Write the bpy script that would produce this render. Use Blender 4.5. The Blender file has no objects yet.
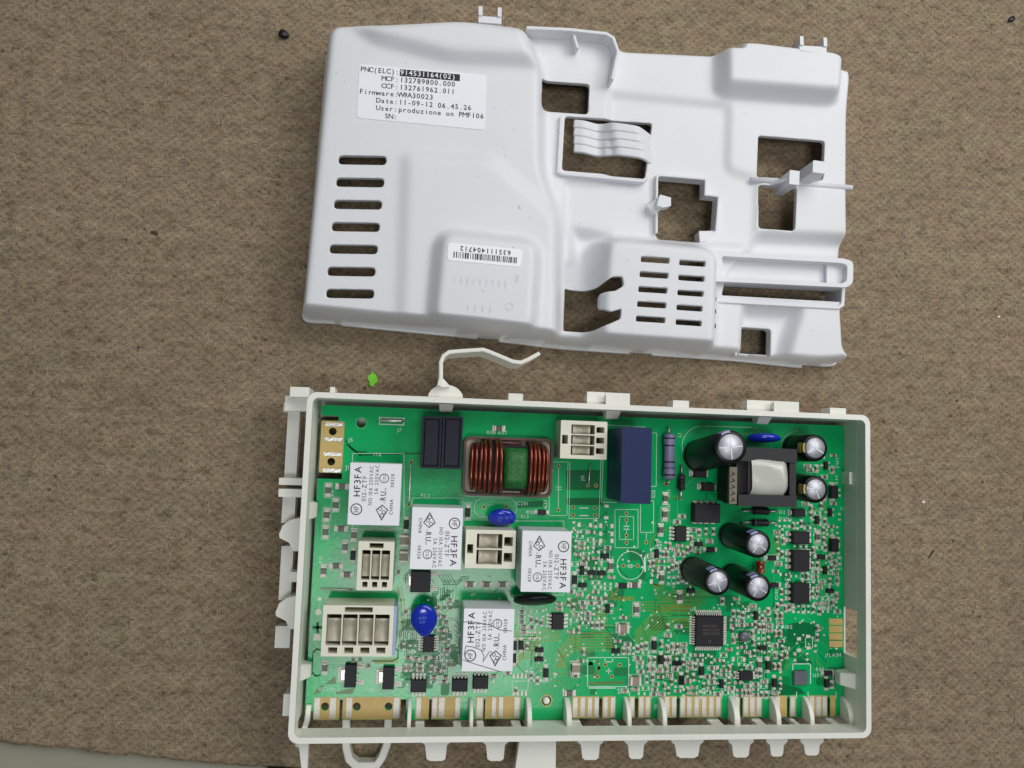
import bpy, bmesh, math, random
import numpy as np
from mathutils import Matrix, Vector

# ------------------------------------------------------------------ camera (units below are millimetres, scaled to metres on build)
S = 0.001
F_PX, CX, CY = 770.0, 512.0, 384.0          # focal length of the phone camera in pixels of a 1024 wide frame
RX, RY, RZ = -0.0790090, -0.1203991, 0.0348762
TV = np.array([-72.8957, 116.8763, 250.0]) * 0.9
RIM_Z = 24.0                                 # tray rim above the mat
def _rot(rx, ry, rz):
    cx, sx, cy, sy, cz, sz = math.cos(rx), math.sin(rx), math.cos(ry), math.sin(ry), math.cos(rz), math.sin(rz)
    return (np.array([[1,0,0],[0,cx,-sx],[0,sx,cx]]) @ np.array([[cy,0,sy],[0,1,0],[-sy,0,cy]])
            @ np.array([[cz,-sz,0],[sz,cz,0],[0,0,1]]))
_FL = np.diag([1.0, -1.0, -1.0])
M_WC = _rot(RX, RY, RZ) @ _FL                # world -> camera (x right, y down, z forward)
ORG = np.array([91.0, 51.5, 0.0])            # tray centre becomes the origin
CAM = -(M_WC.T @ TV) - ORG + np.array([0, 0, RIM_Z])
def W(px, py, z=0.0):
    """a point of the photograph, taken at the height z above the mat, as world millimetres"""
    d = M_WC.T @ np.array([(px - CX) / F_PX, (py - CY) / F_PX, 1.0])
    t = (z - CAM[2]) / d[2]
    p = CAM + d * t
    return (float(p[0]), float(p[1]))

scene = bpy.context.scene
coll = scene.collection
cd = bpy.data.cameras.new('camera'); cam = bpy.data.objects.new('camera', cd); coll.objects.link(cam)
cd.sensor_fit = 'HORIZONTAL'; cd.sensor_width = 36.0; cd.lens = F_PX / 1024.0 * 36.0
cd.clip_start = 0.01; cd.clip_end = 20.0
m = Matrix.Identity(4)
for i in range(3):
    m[i][0] = M_WC[0][i]; m[i][1] = -M_WC[1][i]; m[i][2] = -M_WC[2][i]; m[i][3] = CAM[i] * S
cam.matrix_world = m
scene.camera = cam

# ------------------------------------------------------------------ light: a dim room and two ceiling fittings
wd = bpy.data.worlds.new('World'); scene.world = wd; wd.use_nodes = True
bg = wd.node_tree.nodes['Background']; bg.inputs[0].default_value = (0.84, 0.93, 1.0, 1); bg.inputs[1].default_value = 0.13
def area(name, loc, target, sx, sy, power, col):
    l = bpy.data.lights.new(name, 'AREA'); l.shape = 'RECTANGLE'; l.size = sx; l.size_y = sy; l.energy = power; l.color = col
    o = bpy.data.objects.new(name, l); coll.objects.link(o); o.location = loc
    o.rotation_euler = (Vector(target) - Vector(loc)).to_track_quat('-Z', 'Y').to_euler()
    return o
area('bench_lamp', (0.22, 0.42, 0.52), (0.08, 0.12, 0), 0.55, 0.42, 2.3, (1.0, 0.985, 0.955))
area('ceiling_panel', (1.05, 0.45, 1.15), (0.03, 0.0, 0), 0.60, 0.50, 5.2, (1.0, 0.99, 0.97))
area('ceiling_tube', (-0.02, -0.40, 1.7), (-0.05, -0.02, 0), 0.52, 0.40, 7.6, (0.97, 1.0, 0.98))
vs = scene.view_settings
vs.view_transform = 'Standard'; vs.look = 'None'; vs.gamma = 1.0; vs.exposure = 0.0; vs.use_curve_mapping = False
scene.cycles.use_denoising = True
scene.cycles.max_bounces = 6
scene.cycles.caustics_reflective = False; scene.cycles.caustics_refractive = False

# ------------------------------------------------------------------ materials
def lin(c):
    return tuple(((v/255.0)/12.92 if v/255.0 <= 0.04045 else ((v/255.0+0.055)/1.055)**2.4) for v in c)
MATS = {}
def mat(name, rgb, rough=0.5, metal=0.0, var=0.06, scale=400.0, bump=0.0, bscale=2500.0, spec=0.5, coat=0.0, trans=0.0, sub=0.0):
    """procedural material: base colour (sRGB 0-255 of the thing itself) with soft mottling and optional fine relief"""
    m = bpy.data.materials.new(name); m.use_nodes = True
    nt = m.node_tree; b = nt.nodes['Principled BSDF']
    r, g, bl = lin(rgb)
    tc = nt.nodes.new('ShaderNodeTexCoord')
    no = nt.nodes.new('ShaderNodeTexNoise'); no.inputs['Scale'].default_value = scale; no.inputs['Detail'].default_value = 4
    geo = nt.nodes.new('ShaderNodeNewGeometry')
    nt.links.new(geo.outputs['Position'], no.inputs['Vector'])
    mx = nt.nodes.new('ShaderNodeMix'); mx.data_type = 'RGBA'
    k0, k1 = 1 - var*1.6, 1 + var*1.6
    mx.inputs['A'].default_value = (r*k0, g*k0, bl*k0, 1)
    mx.inputs['B'].default_value = (min(1, r*k1), min(1, g*k1), min(1, bl*k1), 1)
    nt.links.new(no.outputs['Fac'], mx.inputs['Factor'])
    nt.links.new(mx.outputs['Result'], b.inputs['Base Color'])
    b.inputs['Roughness'].default_value = rough; b.inputs['Metallic'].default_value = metal
    b.inputs['Specular IOR Level'].default_value = spec
    b.inputs['Coat Weight'].default_value = coat; b.inputs['Coat Roughness'].default_value = 0.12
    if sub: 
        b.inputs['Subsurface Weight'].default_value = sub; b.inputs['Subsurface Radius'].default_value = (0.0035, 0.0033, 0.003)
    if bump:
        n2 = nt.nodes.new('ShaderNodeTexNoise'); n2.inputs['Scale'].default_value = bscale; n2.inputs['Detail'].default_value = 3
        nt.links.new(geo.outputs['Position'], n2.inputs['Vector'])
        bp = nt.nodes.new('ShaderNodeBump'); bp.inputs['Strength'].default_value = bump; bp.inputs['Distance'].default_value = 0.0004
        nt.links.new(n2.outputs['Fac'], bp.inputs['Height']); nt.links.new(bp.outputs['Normal'], b.inputs['Normal'])
    MATS[name] = m
    return m
mat('cover_white', (223, 224, 228), 0.45, var=0.035, scale=28, bump=0.07, bscale=2600, sub=0.35)
mat('tray_ivory', (233, 232, 224), 0.42, var=0.05, scale=60, bump=0.05, bscale=3000, sub=0.2)
mat('label_paper', (236, 238, 244), 0.55, var=0.01)
mat('sticker', (246, 248, 252), 0.35, var=0.01)
mat('ink', (26, 24, 32), 0.6, var=0.1)
mat('print_grey', (74, 74, 84), 0.6, var=0.2, scale=3000)
mat('emboss', (208, 211, 219), 0.45, var=0.01)
mat('dust', (168, 166, 162), 0.8)
mat('relay_white', (234, 234, 241), 0.38, var=0.02, scale=120)
mat('relay_base', (150, 160, 155), 0.4, var=0.05)
mat('ivory', (226, 222, 204), 0.4, var=0.03, scale=300)
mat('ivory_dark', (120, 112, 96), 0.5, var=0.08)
mat('tin', (206, 204, 198), 0.34, 0.85, var=0.12, scale=900, bump=0.25, bscale=1500)
mat('solder', (214, 210, 200), 0.38, 0.35, var=0.2, scale=2500, bump=0.4, bscale=3000)
mat('contact_tin', (196, 190, 174), 0.55, 0.2, var=0.12, scale=700, bump=0.2)
mat('chip_black', (30, 28, 34), 0.5, var=0.12, scale=900, bump=0.08, spec=0.3)
mat('box_navy', (14, 15, 34), 0.38, var=0.15, scale=300, bump=0.05, spec=0.25)
mat('sleeve_black', (13, 15, 18), 0.36, var=0.12, scale=300, spec=0.3)
mat('sleeve_print', (150, 156, 196), 0.4, var=0.1)
mat('sleeve_gold', (176, 158, 84), 0.4, var=0.15)
mat('aluminium', (196, 197, 206), 0.5, 0.75, var=0.06, scale=500, bump=0.1, bscale=4000)
mat('score', (238, 238, 242), 0.35, 0.6, var=0.05)
mat('blue_box', (22, 36, 84), 0.42, var=0.08, scale=200, bump=0.08, spec=0.3)
mat('blue_epoxy', (16, 44, 176), 0.2, var=0.1, scale=300, bump=0.1, bscale=700, coat=0.4)
mat('blue_print', (110, 140, 214), 0.4)
mat('copper', (128, 58, 36), 0.24, 0.65, var=0.15, scale=500, coat=0.3)
mat('choke_brown', (86, 48, 44), 0.45, var=0.15, scale=300)
mat('choke_glue', (168, 160, 140), 0.5, var=0.12, scale=200)
mat('core_green', (30, 98, 40), 0.4, var=0.5, scale=1100, bump=0.6, bscale=1400, spec=0.4)
mat('ferrite', (32, 33, 36), 0.6, var=0.12, scale=600, bump=0.15)
mat('tape', (192, 192, 184), 0.24, var=0.12, scale=120, bump=0.6, bscale=160, coat=0.3)
mat('resistor_lilac', (134, 126, 164), 0.4, var=0.08)
mat('band', (40, 34, 44), 0.45)
mat('body_tan', (146, 130, 112), 0.45, var=0.2, scale=1500)
mat('body_grey', (92, 86, 80), 0.4, var=0.3, scale=1800)
mat('bead_grey', (96, 100, 108), 0.3, var=0.1)
mat('glass_red', (120, 44, 24), 0.15, var=0.25, scale=900, coat=0.6)
mat('laminate', (192, 164, 100), 0.5, var=0.08, scale=700, bump=0.08)
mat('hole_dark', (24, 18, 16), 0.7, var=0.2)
mat('silk', (206, 230, 216), 0.55, var=0.1, scale=2000)
mat('trace_olive', (120, 142, 22), 0.3, var=0.12, scale=500)
mat('trace_brown', (74, 118, 44), 0.32, var=0.12, scale=500)
mat('trace_dark', (0, 106, 58), 0.35, var=0.12, scale=300, spec=0.15)
mat('pour_dark', (0, 122, 66), 0.3, var=0.15, scale=400, spec=0.25)
mat('trace_light', (58, 178, 104), 0.3, var=0.08, scale=500)
mat('pen', (70, 68, 80), 0.5)
mat('scrap_green', (120, 214, 36), 0.5, var=0.15, scale=800, bump=0.4)
mat('bead_black', (18, 20, 26), 0.35, var=0.2)
mat('crumb_white', (226, 222, 210), 0.5)
mat('sliver_brown', (66, 52, 40), 0.7)
mat('fibre_light', (172, 158, 138), 0.9)
mat('fibre_dark', (106, 92, 76), 0.9)
mat('table_beige', (148, 144, 128), 0.45, var=0.05, scale=40, bump=0.06)
def pcb_material():
    m = bpy.data.materials.new('solder_mask'); m.use_nodes = True; nt = m.node_tree; b = nt.nodes['Principled BSDF']
    geo = nt.nodes.new('ShaderNodeNewGeometry')
    n = nt.nodes.new('ShaderNodeTexNoise'); n.inputs['Scale'].default_value = 90; n.inputs['Detail'].default_value = 5
    nt.links.new(geo.outputs['Position'], n.inputs['Vector'])
    r = nt.nodes.new('ShaderNodeValToRGB'); nt.links.new(n.outputs['Fac'], r.inputs['Fac'])
    r.color_ramp.elements[0].position = 0.3; r.color_ramp.elements[0].color = (*lin((0, 158, 88)), 1)
    r.color_ramp.elements[1].position = 0.7; r.color_ramp.elements[1].color = (*lin((4, 176, 100)), 1)
    nt.links.new(r.outputs['Color'], b.inputs['Base Color'])
    b.inputs['Roughness'].default_value = 0.18; b.inputs['Specular IOR Level'].default_value = 0.38
    n2 = nt.nodes.new('ShaderNodeTexNoise'); n2.inputs['Scale'].default_value = 900; n2.inputs['Detail'].default_value = 3
    nt.links.new(geo.outputs['Position'], n2.inputs['Vector'])
    bp = nt.nodes.new('ShaderNodeBump'); bp.inputs['Strength'].default_value = 0.10; bp.inputs['Distance'].default_value = 0.0002
    nt.links.new(n2.outputs['Fac'], bp.inputs['Height']); nt.links.new(bp.outputs['Normal'], b.inputs['Normal'])
    MATS['pcb'] = m
pcb_material()
def mat_felt():
    m = bpy.data.materials.new('felt'); m.use_nodes = True; nt = m.node_tree; b = nt.nodes['Principled BSDF']
    N = nt.nodes.new; L = nt.links.new
    geo = N('ShaderNodeNewGeometry')
    def noise(scale, sx, sy, detail, rough=0.6):
        mp = N('ShaderNodeMapping'); mp.inputs['Scale'].default_value = (sx, sy, 1); mp.inputs['Rotation'].default_value = (0, 0, math.radians(-1.5))
        L(geo.outputs['Position'], mp.inputs['Vector'])
        n = N('ShaderNodeTexNoise'); n.inputs['Scale'].default_value = scale; n.inputs['Detail'].default_value = detail; n.inputs['Roughness'].default_value = rough
        L(mp.outputs['Vector'], n.inputs['Vector']); return n.outputs['Fac']
    def ramp(fac, stops):
        r = N('ShaderNodeValToRGB'); L(fac, r.inputs['Fac'])
        r.color_ramp.elements[0].position = stops[0][0]; r.color_ramp.elements[0].color = (*stops[0][1], 1)
        r.color_ramp.elements[1].position = stops[-1][0]; r.color_ramp.elements[1].color = (*stops[-1][1], 1)
        for p, c in stops[1:-1]:
            e = r.color_ramp.elements.new(p); e.color = (*c, 1)
        return r.outputs['Color']
    def mix(kind, fac, a, c):
        x = N('ShaderNodeMix'); x.data_type = 'RGBA'; x.blend_type = kind
        if isinstance(fac, float): x.inputs['Factor'].default_value = fac
        else: L(fac, x.inputs['Factor'])
        L(a, x.inputs['A']); L(c, x.inputs['B']); return x.outputs['Result']
    big = noise(14, 1, 1, 3)
    fib = noise(330, 0.72, 1.25, 6, 0.72)
    fine = noise(1900, 0.8, 1.0, 4, 0.7)
    rows = noise(110, 0.35, 1.5, 4, 0.65)
    tint = noise(95, 0.8, 1.1, 4, 0.6)
    base = ramp(tint, [(0.32, lin((140, 121, 102))), (0.5, lin((142, 126, 106))), (0.68, lin((139, 127, 105)))])
    bgv = ramp(big, [(0.3, (0.93, 0.93, 0.93)), (0.7, (1.07, 1.07, 1.07))])
    base = mix('MULTIPLY', 1.0, base, bgv)
    f1 = ramp(fib, [(0.25, (0.36, 0.34, 0.31)), (0.47, (1, 1, 1)), (0.75, (1.5, 1.49, 1.46))])
    f2 = ramp(fine, [(0.3, (0.55, 0.53, 0.50)), (0.48, (1, 1, 1)), (0.72, (1.42, 1.42, 1.40))])
    f3 = ramp(rows, [(0.3, (0.86, 0.855, 0.84)), (0.6, (1.05, 1.05, 1.04))])
    c = mix('MULTIPLY', 1.0, base, f1); c = mix('MULTIPLY', 1.0, c, f2); c = mix('MULTIPLY', 1.0, c, f3)
    # needle-punched rows: a loose lattice, warped so it never lines up exactly
    warp = noise(45, 1, 1, 3)
    sep = N('ShaderNodeSeparateXYZ'); L(geo.outputs['Position'], sep.inputs[0])
    def wave(sock, per, k):
        a_ = N('ShaderNodeMath'); a_.operation = 'MULTIPLY_ADD'; L(sep.outputs[sock], a_.inputs[0]); a_.inputs[1].default_value = 2*math.pi/per
        w_ = N('ShaderNodeMath'); w_.operation = 'MULTIPLY'; L(warp, w_.inputs[0]); w_.inputs[1].default_value = k
        L(w_.outputs[0], a_.inputs[2]); s_ = N('ShaderNodeMath'); s_.operation = 'SINE'; L(a_.outputs[0], s_.inputs[0]); return s_.outputs[0]
    wv = N('ShaderNodeMath'); wv.operation = 'MULTIPLY'; L(wave('X', 0.0031, 16.0), wv.inputs[0]); L(wave('Y', 0.0027, 11.0), wv.inputs[1])
    wm = N('ShaderNodeMath'); wm.operation = 'MULTIPLY_ADD'; L(wv.outputs[0], wm.inputs[0]); wm.inputs[1].default_value = 0.5; wm.inputs[2].default_value = 0.5
    c = mix('MULTIPLY', 1.0, c, ramp(wm.outputs[0], [(0.0, (0.80, 0.79, 0.77)), (0.55, (1.03, 1.03, 1.03)), (1.0, (1.07, 1.07, 1.06))]))
    v = N('ShaderNodeTexVoronoi'); v.inputs['Scale'].default_value = 260
    L(geo.outputs['Position'], v.inputs['Vector'])
    dots = ramp(v.outputs['Distance'], [(0.05, (0.35, 0.33, 0.3)), (0.22, (1, 1, 1))])
    gate = noise(60, 1, 1, 2)
    gr = ramp(gate, [(0.54, (0, 0, 0)), (0.62, (1, 1, 1))])
    c2 = mix('MULTIPLY', 1.0, c, dots)
    c = mix('MIX', gr, c, c2)
    L(c, b.inputs['Base Color']); b.inputs['Roughness'].default_value = 0.95; b.inputs['Specular IOR Level'].default_value = 0.15
    add = N('ShaderNodeMath'); add.operation = 'ADD'; L(fib, add.inputs[0]); L(fine, add.inputs[1])
    ad2 = N('ShaderNodeMath'); ad2.operation = 'ADD'; L(add.outputs[0], ad2.inputs[0]); L(rows, ad2.inputs[1])
    bp = N('ShaderNodeBump'); bp.inputs['Strength'].default_value = 0.7; bp.inputs['Distance'].default_value = 0.0008
    L(ad2.outputs[0], bp.inputs['Height']); L(bp.outputs['Normal'], b.inputs['Normal'])
    MATS['felt'] = m
mat_felt()

# ------------------------------------------------------------------ mesh helpers
class MB:
    """collects shapes (world millimetres); build() links them as ONE mesh object"""
    def __init__(s): s.v = []; s.f = []; s.m = []; s.names = []; s.sm = []
    def mi(s, name):
        if name not in s.names: s.names.append(name)
        return s.names.index(name)
    def add(s, verts, faces, mt, smooth=False):
        o = len(s.v); s.v += [tuple(map(float, v)) for v in verts]; k = s.mi(mt)
        for f in faces: s.f.append([i + o for i in f]); s.m.append(k); s.sm.append(smooth)
        return s
    def box(s, x0, y0, z0, x1, y1, z1, mt, top=None):
        if x0 > x1: x0, x1 = x1, x0
        if y0 > y1: y0, y1 = y1, y0
        v = [(x0,y0,z0),(x1,y0,z0),(x1,y1,z0),(x0,y1,z0),(x0,y0,z1),(x1,y0,z1),(x1,y1,z1),(x0,y1,z1)]
        s.add(v, [(3,2,1,0),(0,1,5,4),(1,2,6,5),(2,3,7,6),(3,0,4,7)], mt)
        s.add(v, [(4,5,6,7)], top or mt); return s
    def cbox(s, cx, cy, z0, w, h, z1, mt, ang=0.0, ch=0.0, top=None):
        """box about a centre, turned by ang, with chamfered top edge ch"""
        c, sn = math.cos(ang), math.sin(ang)
        def ring(k, z): return [(cx + c*a - sn*b, cy + sn*a + c*b, z) for a, b in ((-w/2+k,-h/2+k),(w/2-k,-h/2+k),(w/2-k,h/2-k),(-w/2+k,h/2-k))]
        if ch > 0: rings = [ring(0, z0), ring(0, z1-ch), ring(ch, z1)]
        else: rings = [ring(0, z0), ring(0, z1)]
        v = sum(rings, []); f = [(3,2,1,0)]
        for r in range(len(rings)-1):
            for i in range(4): f.append((r*4+i, r*4+(i+1)%4, r*4+4+(i+1)%4, r*4+4+i))
        s.add(v, f, mt); t = len(v)-4
        s.add(v, [(t, t+1, t+2, t+3)], top or mt); return s
    def prism(s, pts, z0, z1, mt, top=None):
        a = sum(pts[i][0]*pts[(i+1)%len(pts)][1]-pts[(i+1)%len(pts)][0]*pts[i][1] for i in range(len(pts)))
        if a < 0: pts = pts[::-1]
        n = len(pts); v = [(x,y,z0) for x,y in pts]+[(x,y,z1) for x,y in pts]
        s.add(v, [tuple(range(n))[::-1]]+[(i,(i+1)%n,n+(i+1)%n,n+i) for i in range(n)], mt)
        s.add(v, [tuple(range(n,2*n))], top or mt); return s
    def lathe(s, cx, cy, prof, mt, n=28, caps=True, smooth=True):
        v = []; f = []
        for r, z in prof: v += [(cx+r*math.cos(2*math.pi*i/n), cy+r*math.sin(2*math.pi*i/n), z) for i in range(n)]
        for k in range(len(prof)-1):
            for i in range(n): f.append((k*n+i, k*n+(i+1)%n, (k+1)*n+(i+1)%n, (k+1)*n+i))
        s.add(v, f, mt, smooth)
        if caps:
            k = len(prof)-1; s.add(v, [tuple(range(k*n, k*n+n)), tuple(range(n))[::-1]], mt)
        return s
    def disc(s, cx, cy, z, r, mt, n=20):
        s.add([(cx+r*math.cos(2*math.pi*i/n), cy+r*math.sin(2*math.pi*i/n), z) for i in range(n)], [tuple(range(n))], mt); return s
    def ring(s, cx, cy, z, r0, r1, mt, n=28):
        v = [(cx+r*math.cos(2*math.pi*i/n), cy+r*math.sin(2*math.pi*i/n), z) for r in (r0, r1) for i in range(n)]
        s.add(v, [(i, n+i, n+(i+1)%n, (i+1)%n) for i in range(n)], mt); return s
    def tube(s, path, r, mt, n=8, smooth=True):
        P = [Vector(p) for p in path]; v = []; f = []
        up = Vector((0.013, 0.021, 1.0))
        for i, p in enumerate(P):
            t = (P[min(i+1, len(P)-1)] - P[max(i-1, 0)]).normalized()
            a = t.cross(up if abs(t.dot(up.normalized())) < 0.98 else Vector((1, 0, 0))).normalized(); b = t.cross(a)
            rr = r[i] if isinstance(r, (list, tuple)) else r
            v += [tuple(p + (a*math.cos(2*math.pi*k/n) + b*math.sin(2*math.pi*k/n))*rr) for k in range(n)]
        for i in range(len(P)-1):
            for k in range(n): f.append((i*n+k, i*n+(k+1)%n, (i+1)*n+(k+1)%n, (i+1)*n+k))
        f += [tuple(range(n))[::-1], tuple(range((len(P)-1)*n, len(P)*n))]
        s.add(v, f, mt, smooth); return s
    def strip(s, pts, w, z, mt):
        """flat line of width w on a level surface"""
        for (x0, y0), (x1, y1) in zip(pts[:-1], pts[1:]):
            L = math.hypot(x1-x0, y1-y0)
            if L < 1e-6: continue
            dx, dy = (x1-x0)/L*w/2, (y1-y0)/L*w/2
            s.add([(x0-dx-dy, y0-dy+dx, z), (x0-dx+dy, y0-dy-dx, z), (x1+dx+dy, y1+dy-dx, z), (x1+dx-dy, y1+dy+dx, z)], [(0,1,2,3)], mt)
        return s
    def wallstrip(s, pts, w, z0, z1, mt, closed=False):
        """upright wall of thickness w along a polyline, mitred"""
        n = len(pts); P = [Vector(p) for p in pts]; L = []; R = []
        for i in range(n):
            if closed: a, b = P[i-1], P[(i+1) % n]
            else: a, b = P[max(i-1, 0)], P[min(i+1, n-1)]
            d1 = (P[i]-a).normalized() if (P[i]-a).length > 1e-9 else (b-P[i]).normalized()
            d2 = (b-P[i]).normalized() if (b-P[i]).length > 1e-9 else d1
            t = (d1+d2).normalized(); nr = Vector((-t.y, t.x)); c = max(0.4, nr.dot(Vector((-d1.y, d1.x))))
            L.append(P[i]+nr*(w/2/c)); R.append(P[i]-nr*(w/2/c))
        v = [(p.x,p.y,z0) for p in L]+[(p.x,p.y,z0) for p in R]+[(p.x,p.y,z1) for p in L]+[(p.x,p.y,z1) for p in R]
        f = []; rng = n if closed else n-1
        for i in range(rng):
            j = (i+1) % n
            f += [(2*n+i, 3*n+i, 3*n+j, 2*n+j), (i, j, n+j, n+i), (i, 2*n+i, 2*n+j, j), (n+i, n+j, 3*n+j, 3*n+i)]
        if not closed: f += [(0, n, 3*n, 2*n), (n-1, 3*n-1, 4*n-1, 2*n-1)]
        s.add(v, f, mt); return s
    def build(s, name, parent=None, bevel=0.0, smooth=None, origin=None, seg=2, kind=None):
        V = np.array(s.v); 
        if origin is None: origin = ((V[:,0].min()+V[:,0].max())/2, (V[:,1].min()+V[:,1].max())/2, V[:,2].min())
        me = bpy.data.meshes.new(name)
        me.from_pydata([tuple((np.array(v)-np.array(origin))*S) for v in s.v], [], s.f)
        for n in s.names: me.materials.append(MATS[n])
        me.polygons.foreach_set('material_index', s.m)
        me.polygons.foreach_set('use_smooth', [bool(x) if smooth is None else smooth for x in s.sm])
        me.update()
        o = link(name, me, parent, origin)
        if bevel:
            b = o.modifiers.new('bevel', 'BEVEL'); b.width = bevel*S; b.segments = seg; b.limit_method = 'ANGLE'; b.angle_limit = math.radians(40)
        if kind: o['kind'] = kind
        return o
WORLD = {}
def link(name, data, parent, origin, rotz=0.0):
    o = bpy.data.objects.new(name, data); coll.objects.link(o)
    po = WORLD[parent.name] if parent is not None else (0, 0, 0)
    o.location = tuple((origin[i]-po[i])*S for i in range(3)); o.rotation_euler = (0, 0, rotz)
    if parent is not None: o.parent = parent
    WORLD[o.name] = tuple(origin)
    return o
def thing(name, label, cat, origin, kind=None, group=None):
    o = link(name, None, None, origin); o.empty_display_size = 0.01
    tag(o, label, cat, kind, group); return o
def tag(o, label, cat, kind=None, group=None):
    o['label'] = label; o['category'] = cat
    if kind: o['kind'] = kind
    if group: o['group'] = group
    return o
def plate(name, loops, z0, z1, mt, parent=None, bevel=0.0, origin=None, res=0):
    """a flat plate with holes: first loop is the outline, the rest are cut out"""
    cu = bpy.data.curves.new(name, 'CURVE'); cu.dimensions = '2D'; cu.fill_mode = 'BOTH'; cu.extrude = (z1-z0)/2
    for lp in loops:
        sp = cu.splines.new('POLY'); sp.points.add(len(lp)-1); sp.use_cyclic_u = True
        for p, q in zip(sp.points, lp): p.co = (q[0], q[1], 0, 1)
    t = bpy.data.objects.new('tmp', cu); me = bpy.data.meshes.new_from_object(t)
    bpy.data.objects.remove(t); bpy.data.curves.remove(cu)
    mb = MB(); zc = (z0+z1)/2
    mb.add([(v.co.x, v.co.y, v.co.z+zc) for v in me.vertices], [tuple(p.vertices) for p in me.polygons], mt)
    bpy.data.meshes.remove(me)
    return mb.build(name, parent, bevel=bevel, origin=origin)
def rrect(x0, y0, x1, y1, r, n=5):
    if x0 > x1: x0, x1 = x1, x0
    if y0 > y1: y0, y1 = y1, y0
    out = []
    for cx, cy, a in ((x1-r, y1-r, 0), (x0+r, y1-r, 90), (x0+r, y0+r, 180), (x1-r, y0+r, 270)):
        for i in range(n+1):
            t = math.radians(a+90*i/n); out.append((cx+r*math.cos(t), cy+r*math.sin(t)))
    return out
def rpoly(pts, r, n=4):
    """polygon with rounded corners"""
    out = []; N = len(pts)
    for i in range(N):
        p = Vector(pts[i]); a = Vector(pts[i-1])-p; b = Vector(pts[(i+1) % N])-p
        k = min(r, a.length*0.45, b.length*0.45); p0 = p+a.normalized()*k; p1 = p+b.normalized()*k
        for j in range(n+1):
            t = j/n; q = p0*(1-t)**2+p*2*t*(1-t)+p1*t*t; out.append((q.x, q.y))
    return out
_GL = {}
def glyph(ch):
    if ch not in _GL:
        cu = bpy.data.curves.new('g', 'FONT'); cu.body = ch; cu.size = 1.0; cu.resolution_u = 2
        t = bpy.data.objects.new('g', cu); me = bpy.data.meshes.new_from_object(t)
        v = [(q.co.x, q.co.y) for q in me.vertices]; f = [tuple(p.vertices) for p in me.polygons]
        w = (max([a for a, _ in v])-min([a for a, _ in v])) if v else 0.3
        x0 = min([a for a, _ in v]) if v else 0
        bpy.data.objects.remove(t); bpy.data.curves.remove(cu); bpy.data.meshes.remove(me)
        _GL[ch] = ([(a-x0, b) for a, b in v], f, w)
    return _GL[ch]
def text(mb, s, x, y, z, ang, h, mt, pitch=None, sx=1.0, gap=0.2, bold=0.0):
    """lettering flat on a surface; h = capital height in mm, ang = reading direction"""
    k = h/0.70; c, sn = math.cos(ang), math.sin(ang); cur = 0.0
    for ch in s:
        if ch != ' ':
            v, f, w = glyph(ch)
            off = (pitch-w*k*sx)/2 if pitch else 0.0
            V = []
            for a, b in v:
                u, t = cur+off+a*k*sx, b*k
                V.append((x+c*u-sn*t, y+sn*u+c*t, z))
            mb.add(V, f, mt)
            if bold: mb.add([(a+c*bold, b+sn*bold, q+0.004) for a, b, q in V], f, mt); mb.add([(a-sn*bold, b+c*bold, q+0.006) for a, b, q in V], f, mt)
            cur += pitch if pitch else (w+gap)*k*sx
        else: cur += pitch if pitch else 0.42*k*sx
    return cur
def px_rect(x0, y0, x1, y1, z):
    """upright rectangle of the photograph at height z -> world x0,y0,x1,y1 (edges along the tray)"""
    cx, cy = (x0+x1)/2, (y0+y1)/2
    return W(x0, cy, z)[0], W(cx, y1, z)[1], W(x1, cy, z)[0], W(cx, y0, z)[1]
rnd = random.Random(7)
# ------------------------------------------------------------------ the setting: felt mat on a table
def mat_and_table():
    e0, e1 = W(-60, 738, 0), W(330, 775, 0)
    dx, dy = e1[0]-e0[0], e1[1]-e0[1]
    def on(t): return (e0[0]+dx*t, e0[1]+dy*t)
    a, b = on(-1.0), on(4.2)
    # front edge of the mat is slightly uneven; gentle waves in the sheet
    n = 140; lo = []
    r = random.Random(3)
    for i in range(n+1):
        t = i/n; lo.append((a[0]+(b[0]-a[0])*t, a[1]+(b[1]-a[1])*t + r.uniform(-0.5, 0.5)))
    mb = MB(); T = 4.0
    top = [(x, y, 0) for x, y in lo]; up = [(x, 420.0, 0) for x, y in lo]; bot = [(x, y-0.6, -T) for x, y in lo]
    rnd_ = [(x, y+0.9, 0) for x, y in lo]; mid = [(x, y-0.4, -1.2) for x, y in lo]
    k = n+1; v = up+rnd_+mid+bot; f = []
    for j in range(3):
        for i in range(n): f.append((j*k+i, (j+1)*k+i, (j+1)*k+i+1, j*k+i+1))
    mb.add(v, f, 'felt')
    fb = MB(); rf = random.Random(17)
    for i in range(5200):
        px, py = rf.uniform(-10, 1034), rf.uniform(-10, 735); x, y = W(px, py, 0); a_ = rf.gauss(0, 0.9); l_ = rf.uniform(0.5, 2.4); b_ = a_+rf.uniform(-0.7, 0.7)
        p0 = (x, y); p1 = (x+l_*math.cos(a_), y+l_*math.sin(a_)); p2 = (p1[0]+l_*math.cos(b_), p1[1]+l_*math.sin(b_))
        fb.strip([p0, p1, p2], rf.uniform(0.08, 0.2), rf.uniform(0.03, 0.12), 'fibre_light' if rf.random() < 0.5 else 'fibre_dark')
    o = mb.build('mat', smooth=False); fb.build('fibre', o, kind='stuff'); tag(o, 'brown felt mat with fibrous rows covering the bench', 'mat', 'structure')
    mb = MB(); mb.box(-600, -420, -24, 600, 420, -T-0.05, 'table_beige')
    o = mb.build('table'); tag(o, 'grey beige bench top showing below the front edge of the felt mat', 'table', 'structure')
mat_and_table()

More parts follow.
